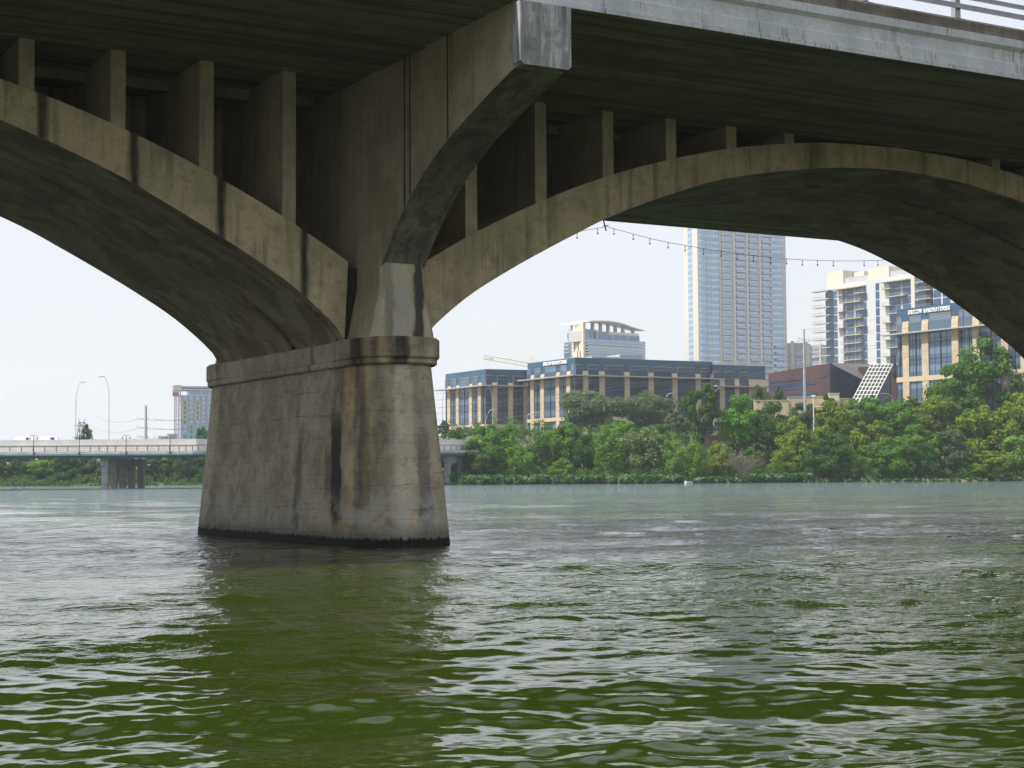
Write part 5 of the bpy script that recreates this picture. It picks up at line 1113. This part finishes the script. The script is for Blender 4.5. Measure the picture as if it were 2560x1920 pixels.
T_ = [
 # front row on the right bank, from left to right
 (1196, 1100, 112, 7, 'round', 'dark', 'dark green bank tree hanging over the far bridge abutment'),
 (1232, 1064, 104, 16, 'round', 'bright', 'bright green round tree right above the far bridge end, under the smaller office block'),
 (1290, 1112, 86, 5, 'willow', 'light', 'light green feathery shrub by the water, second clump from the far bridge'),
 (1300, 1070, 50, 62, 'round', 'grey', 'small hazy grey-green tree below the gap between the two left office blocks', ),
 (1150, 1070, 60, 66, 'round', 'far', 'small hazy tree at the foot of the smaller office block'),
 (1108, 1052, 30, 66, 'round', 'far', 'small tree just right of the bridge pier, left of the smaller office block'),
 (1348, 1093, 58, 9, 'round', 'dark', 'dark narrow tree between the feathery shrub and the taller bank tree'),
 (1412, 1061, 104, 13, 'round', 'mid', 'tall mid-green bank tree below the white lettering of the long office block'),
 (1402, 1146, 54, 3, 'shrub', 'light', 'small light green shrub at the waterline below the tall mid-green tree'),
 (1458, 1086, 70, 9, 'round', 'dark', 'dull dark green tree between the tall mid-green tree and the pale willow-like one'),
 (1524, 1070, 84, 8, 'willow', 'light', 'pale green willow-like tree at the waterline left of the cream-flowered tree'),
 (1553, 1054, 84, 26, 'round', 'bright', 'bright green crown just below the two grey-green oaks'),
 (1606, 1072, 102, 7, 'round', 'cream', 'tree covered in cream-white blossom in the middle of the right bank'),
 (1684, 1086, 68, 6, 'willow', 'light', 'feathery light green shrub right of the cream-blossomed tree'),
 (1736, 1108, 74, 4, 'willow', 'light', 'low light green willow-like shrub above the pale block at the waterline'),
 (1474, 978, 158, 74, 'wide', 'grey', 'broad grey-green oak before the long office block, left of the pair'),
 (1614, 982, 146, 80, 'wide', 'grey', 'broad grey-green oak before the long office block, right of the pair'),
 (1690, 1030, 56, 50, 'round', 'grey', 'small grey-green tree between the right oak and the tall slender tree'),
 (1650, 1062, 64, 30, 'round', 'mid', 'half-hidden green tree behind the cream-blossomed tree'),
 (1752, 963, 78, 30, 'tall', 'dark', 'tall slender dark tree reaching up before the end of the long office block'),
 (1842, 990, 104, 28, 'round', 'bright', 'dense layered green tree below the lower stepped office block'),
 (1798, 1112, 62, 6, 'shrub', 'olive', 'olive-green low shrub at the waterline left of the dead bush'),
 (1920, 1007, 108, 26, 'round', 'dark', 'dark green rounded tree left of the tall grey utility pole'),
 (1898, 965, 56, 62, 'round', 'grey', 'pale grey-green street tree at the left corner of the brown metal-clad building'),
 (1948, 966, 34, 64, 'round', 'grey', 'smaller pale street tree before the brown metal-clad building'),
 (2012, 1008, 70, 46, 'round', 'grey', 'greyish tree behind the traffic signal mast'),
 (1990, 1044, 104, 13, 'shrub', 'yellow', 'yellow-flowering tree directly below the tall grey utility pole'),
 (1960, 1118, 70, 5, 'shrub', 'yellow', 'low yellow-tinged shrub above the whitish water plants'),
 (2074, 1086, 116, 3, 'shrub', 'dark', 'dark green shrub drooping to the water right of the whitish water plants'),
 (2088, 1004, 92, 30, 'round', 'yellow', 'yellow-flecked tree below the leaning lattice screen'),
 (2070, 985, 44, 44, 'round', 'dark', 'small dark tree at the foot of the leaning lattice screen'),
 (2168, 997, 116, 36, 'round', 'mid', 'green tree on the slope below the nearest office block left edge'),
 (2180, 1054, 110, 15, 'round', 'yellow', 'broad yellow-flowering tree in the middle of the right slope'),
 (2222, 1096, 104, 4, 'shrub', 'mid', 'mid-green shrub overhanging the water below the broad yellow-flowering tree'),
 (2276, 992, 44, 42, 'tall', 'yellow', 'small upright yellow-green tree before the stone base of the nearest office block'),
 (2240, 1005, 90, 33, 'round', 'bright', 'bright green crown left of the small upright yellow-green tree'),
 (2338, 990, 118, 30, 'round', 'yellow', 'large yellow-flowering tree under the tall right trees'),
 (2292, 1064, 106, 12, 'round', 'mid', 'mid-green tree in the lower slope left of the grey-green one'),
 (2300, 1110, 80, 4, 'shrub', 'dark', 'dark shrub at the waterline below the mid-green slope tree'),
 (2370, 1078, 108, 9, 'shrub', 'grey', 'grey-green shrub with bare twigs low on the right slope'),
 (2388, 914, 128, 38, 'round', 'mid', 'tall green tree before the stone base of the nearest office block'),
 (2490, 826, 176, 44, 'round', 'mid', 'tallest tree of the right bank, its crown beneath the arch edge'),
 (2452, 1016, 122, 18, 'round', 'yellow', 'yellow-green tree below the tallest tree'),
 (2458, 1128, 96, 3, 'shrub', 'yellow', 'bright yellow-green shrub at the waterline near the photo right edge'),
 (2420, 985, 90, 34, 'round', 'dark', 'shaded dark tree between the two tall right trees'),
 (2545, 985, 130, 18, 'round', 'yellow', 'yellow-green tree at the photo right edge, mid-slope'),
 (2550, 1092, 110, 5, 'shrub', 'light', 'light green shrub at the waterline in the right corner of the bank'),
 (2600, 880, 150, 38, 'round', 'dark', 'dark tall tree cut by the photo right edge'),
 (2680, 1000, 150, 18, 'round', 'mid', 'mid-green slope tree just beyond the photo right edge'),
 (2120, 1130, 70, 3, 'shrub', 'mid', 'small green shrub at the waterline right of the drooping dark shrub'),
 (1870, 1120, 70, 9, 'shrub', 'dark', 'dark shrub behind the dead bush'),
 (1796, 1106, 66, 14, 'shrub', 'mid', 'green shrub right before the small retaining wall'),
 # left bank, seen below the road bridge
 (-60, 1140, 100, 9, 'round', 'far', 'hazy green tree at the photo left edge below the road bridge'),
 (20, 1136, 90, 7, 'round', 'far', 'hazy green tree behind the two paddleboarders'),
 (80, 1142, 86, 9, 'round', 'far', 'hazy tree just right of the paddleboarders'),
 (120, 1136, 90, 6, 'round', 'light', 'paler green tree in the middle of the left bank gap'),
 (165, 1140, 80, 5, 'shrub', 'far', 'low rounded green tree left of the far bridge pier'),
 (205, 1136, 80, 9, 'round', 'far', 'dark hazy tree second from the far bridge pier'),
 (240, 1138, 70, 6, 'round', 'grey', 'greyish tree touching the far bridge pier on its left'),
 (300, 1134, 90, 9, 'round', 'far', 'hazy tree seen between the columns of the far bridge pier'),
 (385, 1134, 80, 7, 'round', 'far', 'hazy green tree touching the far bridge pier on its right'),
 (430, 1136, 80, 9, 'round', 'light', 'paler hazy tree halfway between far pier and near pier'),
 (470, 1134, 80, 5, 'round', 'far', 'hazy green tree near the big near pier on the left bank'),
 (520, 1132, 90, 7, 'round', 'dark', 'darkest hazy tree of the left bank, beside the big near pier'),
 (-180, 1138, 110, 7, 'round', 'far', 'hazy tree beyond the photo left edge below the road bridge'),
 (212, 1062, 46, 60, 'cone', 'far', 'lone green tree rising above the road bridge between the two tall street lights'),
 (512, 1070, 50, 70, 'round', 'far', 'green tree above the road bridge at the foot of the unfinished tower'),
 (1100, 1110, 60, 20, 'round', 'dark', 'dark tree right behind the near pier at the far bridge end'),
]
for a in T_: tree(*a[:7], cat='shrub' if a[4] in ('shrub',) else 'tree')
# bare dead bush
Dd = 347; p = gp(1862, Dd, .4); rng = random.Random(3); b = MB()
def branch(p, d, ln, r, k):
    q = p+d*ln; b.tube([p, p.lerp(q, .5)+Vector((rng.uniform(-.1, .1),)*3)*ln*.4, q], r, 4, r*.6)
    if k:
        for _ in range(4 if k > 2 else 3):
            e = (d+Vector((rng.uniform(-1, 1), rng.uniform(-1, 1), rng.uniform(-.35, .6)))*.75).normalized(); branch(p.lerp(q, rng.uniform(.5, 1)), e, ln*rng.uniform(.55, .8), r*.62, k-1)
for i in range(7): branch(p, Vector((rng.uniform(-.8, .8), rng.uniform(-.6, .2), 1)).normalized(), 2.6, .10, 4)
o = b.build('dead_bush', M['twig'], fix=False); tag(o, 'leafless grey-brown dead bush leaning over the bank below the layered green tree', 'bush')
# undergrowth and broad-leaved water plants: nobody could count them
rng = np.random.RandomState(8); C = []; Rd = []
for i in range(2300):
    px = rng.uniform(1120, 2760); D = 360.; off = 2+58*rng.rand()**1.3
    for _ in range(3): D = float(shore(PX(px, D)))+off
    l = PX(px, D); q = G(l, D, float(hgt(l, D))+rng.uniform(0, 1.5+min(3.2, off*.16))); C.append(q[:]); Rd.append(rng.uniform(.8, 1.9))
for i in range(900):
    px = rng.uniform(-260, 620); off = -2.5+28*rng.rand()**1.5; D = 410.; D = float(shore(PX(px, D)))+off
    l = PX(px, D); q = G(l, D, float(hgt(l, D))+max(.2, rng.uniform(.2, 1.6))); C.append(q[:]); Rd.append(rng.uniform(.9, 2.0))
v, f = leaves_np(rng, np.array(C), 46, np.array(Rd), .5, .8)
o = bpy.data.objects.new('undergrowth', np_mesh('undergrowth', v, f, L['dark'], False)); ROOT.objects.link(o)
tag(o, 'dense low green undergrowth covering the river banks between the trees', 'undergrowth', kind='stuff')
C = []; Rd = []
for (p0, p1, n, hh) in ((1150, 1700, 620, 1.45), (1700, 1850, 110, .9), (1840, 2030, 220, 1.5), (2030, 2560, 90, .4)):
    for i in range(n):
        px = rng.uniform(p0, p1); D = 350.; off = rng.uniform(-1.8, 1.6)
        for _ in range(3): D = float(shore(PX(px, D)))+off
        C.append(G(PX(px, D), D, rng.uniform(.15, 1.0)*hh+.1)[:]); Rd.append(.55*(.6+.4*hh))
v, f = leaves_np(rng, np.array(C), 26, np.array(Rd), .52, 1.1)
o = bpy.data.objects.new('water_plants', np_mesh('water_plants', v, f, L['ear'], False)); ROOT.objects.link(o)
tag(o, 'strip of broad-leaved plants growing along the right waterline', 'water plants', kind='stuff')
q = gp(1721, 346, .0); b = MB(); b.raw([q+Vector(a)*.8 for a in [(-1.2, -.6, -.4), (1.1, -.5, -.4), (1.2, .6, -.4), (-1.1, .6, -.4), (-1.0, -.45, .62), (1.0, -.5, .5), (.95, .4, .55), (-.9, .5, .7)]], [(0, 3, 2, 1), (4, 5, 6, 7), (0, 1, 5, 4), (1, 2, 6, 5), (2, 3, 7, 6), (3, 0, 4, 7)])
o = b.build('concrete_block', M['fb_curb']); tag(o, 'pale broken concrete block lying at the waterline among the water plants', 'block')

# ================= POLES, WIRES, SMALL STREET THINGS =================
def pole(px, ytop, D, r0, r1, arms, lab, zb=None):
    l = PX(px, D); zb = float(hgt(l, D))-.5 if zb is None else zb; zt = CH+(hor(px)-ytop)*D/F; p = G(l, D, zb)
    t_ = thing('utility_pole', p, lab, 'utility pole'); MB().tube([p, p+_up*(zt-zb)], r0, 10, r1).build('shaft', M['galv'], t_); tips = []
    for y, w_, rise in arms:
        z = CH+(hor(px)-y)*D/F; b = MB(); c = G(l, D, z)
        for s in (-1, 1):
            if w_ < 0 and s == 1: continue
            e = c+_rt*s*abs(w_)+_up*rise; b.tube([c, c+_rt*s*abs(w_)*.6+_up*rise*.35, e], .13*D/500, 5, .06*D/500); b.tube([e, e-_up*.9], .07, 5); tips.append(e-_up*.9)
        b.build('cross_arm', M['galv'], t_)
    tips.append(G(l, D, zt-.2)); return tips
tr_ = pole(2008.6+4, 822, 402, .47, .26, [(R4(0, 1140)[1], 1.3, .5), (R4(0, 1250)[1], 1.55, .25), (R4(0, 1348)[1], 1.55, .25)], 'tall tapered grey steel utility pole before the brown metal-clad building')
tl_ = pole(363.5, 1014, 600, .75, .42, [(R6(0, 584)[1], 3.0, .8), (R6(0, 672)[1], 3.0, .8), (R6(0, 762)[1], 3.0, .8)], 'grey steel utility pole with three pairs of arms, above the far bridge pier', 5)
PY = thing('lattice_pylon', gp(203, 1000, 6), 'dark lattice power pylon rising behind the lone green tree', 'pylon')
p = gp(203.5, 1000); b = MB(); zt = CH+(hor(203)-1056)*1000/F
for s in (-1, 1):
    for k in (-1, 1): b.tube([p+_rt*s*4+_fh*k*4+_up*6, p+_rt*s*1.5+_fh*k*1.5+_up*zt], .22, 4)
    b.tube([p+_rt*s*1.5+_up*zt, p+_rt*s*1.9+_up*(zt+2.6)], .16, 4)
for i in range(7):
    f = i/6; z = 6+(zt-6)*f; w_ = 4-2.5*f; z2 = 6+(zt-6)*min(1, f+1/6); w2_ = 4-2.5*min(1, f+1/6)
    for k in (-1, 1): b.tube([p-_rt*w_+_fh*k*w_+_up*z, p+_rt*w_+_fh*k*w_+_up*z], .14, 4).tube([p-_rt*w_+_fh*k*w_+_up*z, p+_rt*w2_+_fh*k*w2_+_up*z2], .14, 4).tube([p+_rt*w_+_fh*k*w_+_up*z, p-_rt*w2_+_fh*k*w2_+_up*z2], .14, 4)
b.build('frame', M['lamp_dark'], PY)
b = MB(); b.tube([p-_rt*4.5+_up*(zt-2), p+_rt*3+_up*(zt-2)], .16, 4).tube([p-_rt*6+_up*(zt-9), p+_rt*3+_up*(zt-9)], .16, 4); b.build('cross_arm', M['lamp_dark'], PY)
M['wire'] = plain('overhead_wire', (.16, .15, .15), .6)
def wire(p, q, sag, lab, r=.03, n=14):
    b = MB(); b.tube([p.lerp(q, i/n)-_up*sag*4*(i/n)*(1-i/n) for i in range(n+1)], r, 4); o = b.build('overhead_wire', M['wire'], fix=False)
    tag(o, lab, 'wire'); return o
names = ['left top', 'right top', 'left middle', 'right middle', 'left bottom', 'right bottom']
for i, (e, y) in enumerate(zip(tr_[:6], (985, 1001, 1020, 1034, 1052, 1066))):
    wire(e, atD(1090, y, 372), 1.2, 'thin wire crossing the long office block to the %s insulator of the grey pole' % names[i])
for i, (e, y) in enumerate(zip(tr_[:7], (720, 735, 770, 790, 812, 830, 690))):
    wire(e, atD(2620, y, 372), 1.4, 'thin wire running right from the %s of the tall grey pole' % ((names+['tip'])[i] + (' insulator' if i < 6 else '')), .026)
for i, e in enumerate(tl_[:6]):
    wire(e, atD(600, (1016, 1018, 1040, 1043, 1064, 1068)[i], 640), 2.2, 'thin wire running right from the %s arm of the far left pole' % names[i], .05)
for i, e in enumerate(tl_[:6:2]):
    wire(e, gp(203, 1000, 48-8*i), 5, 'thin sagging wire between the far left pole %s arm and the lattice pylon' % names[i*2], .05)
for a in ((R3(486, 0)[0], 430, 10, R3(0, 775)[1], -1.6, 'curved-arm street light before the smaller office block, arm to the left'),
          (R3(806, 0)[0], 420, 10, R3(0, 958)[1], 2.6, 'street light with long right arm at the left corner of the long office block'),
          (R3(25, 0)[0], 410, 9, R3(0, 835)[1], .9, 'thin street light just right of the big near pier'),
          (R3(424, 0)[0], 425, 10, R3(0, 1000)[1], 2.0, 'low street light with arm to the right, before the smaller office block'),
          (R3(2066, 0)[0], 430, 12, R3(0, 850)[1], 2.3, 'street light arm poking out right of the right oak'),
          (R7(222, 0)[0], 430, 12, R7(0, 250)[1], 1.7, 'street light arm before the lower stepped office block'),
          (R5(930, 0)[0], 415, 14, R5(0, 1392)[1], -2.6, 'street light with arm to the left beside the leaning lattice')):
    px, D, zb, yt, arm, lab = a; hook_lamp(px, D, zb, CH+(hor(px)-yt)*D/F, arm, lab, .12)
# traffic signal mast
Ds_ = 398; px = R7(866, 0)[0]; zz = lambda y: CH+(hor(2036)-R7(0, y)[1])*Ds_/F
p = gp(px, Ds_, 12); ts = thing('traffic_signal', p, 'pale traffic signal mast with arm to the right, just right of the tall grey pole', 'traffic signal')
MB().tube([p, p+_up*(zz(238)-12)], .2, 8, .15).build('mast', M['cbox'], ts)
e0 = gp(px, Ds_, zz(303)); MB().tube([e0, gp(R7(1022, 0)[0], Ds_, zz(300))], .12, 6, .08).build('mast_arm', M['cbox'], ts)
M['amber'] = plain('amber_signal_housing', (.55, .33, .05), .6)
for x, y in ((905, 317), (974, 314)):
    c = gp(R7(x, 0)[0], Ds_-.2, zz(y)); b = MB(); b.obox(c, _rt, _fh, (-.75, .75), (-.15, .15), c.z-.24, c.z+.24)
    for k in (-.5, 0, .5): b.tube([c+_rt*k, c+_rt*k-_fh*.3], .17, 8)
    b.build('signal_head', M['amber'], ts)
c = gp(px, Ds_, zz(233)); b = MB()
for s in (-.35, 0, .35): b.ball((c+_rt*s)[:], .22, n=8, m=6)
b.build('mast_lamp', M['white'], ts)
px = R3(1988, 0)[0]; p = gp(px, 430, 13); z1 = CH+(hor(px)-R3(0, 1030)[1])*430/F
s2 = thing('traffic_signal', p, 'small dark traffic signal with amber housing below the right oak', 'traffic signal'); MB().tube([p, p+_up*(z1-13)], .12, 6).build('mast', M['lamp_dark'], s2)
b = MB(); b.obox(p, _rt, _fh, (-.3, .3), (-.6, -.2), z1-3.2, z1-.2); b.build('signal_head', M['amber'], s2)
car(R3(1925, 0)[0], 425, CH+(hor(1622)-R3(0, 1140)[1])*425/F, 4.8, 1.7, False, 'white car roof showing between the tree crowns below the right oak', 'car')
# railing on the small retaining wall
pa, pb_ = gp(R7(170, 0)[0], 376.6), gp(R7(262, 0)[0], 376.6); zt = Wall(pa, pb_).z(1768, R7(0, 492)[1])+.15
rl2 = thing('guard_railing', pa+_up*zt, 'short brown railing on top of the small retaining wall', 'railing'); b = MB(); b.tube([pa+_up*(zt+1), pb_+_up*(zt+1)], .05, 4); b.build('rail', M['fb_rail'], rl2)
for i in range(8): q = pa.lerp(pb_, i/7); MB().tube([q+_up*zt, q+_up*(zt+1)], .04, 4).build('railing_post', M['fb_rail'], rl2)
# ================= HAZE =================
b = MB().box(-1700, -1200, -5.3, 2800, 2800, 182); o = b.build('haze', None) if 0 else None
me = b.mesh('haze', []); hzo = bpy.data.objects.new('haze', me); ROOT.objects.link(hzo); tag(hzo, 'thin pale summer haze filling the air over the river', 'haze', kind='stuff')
hm = bpy.data.materials.new('haze'); hm.use_nodes = True; hm.node_tree.nodes.clear()
pv = hm.node_tree.nodes.new('ShaderNodeVolumePrincipled'); ho = hm.node_tree.nodes.new('ShaderNodeOutputMaterial')
pv.inputs['Color'].default_value = (.90, .94, 1, 1); pv.inputs['Density'].default_value = HAZE; pv.inputs['Anisotropy'].default_value = .25
hm.node_tree.links.new(pv.outputs[0], ho.inputs['Volume']); me.materials.append(hm)
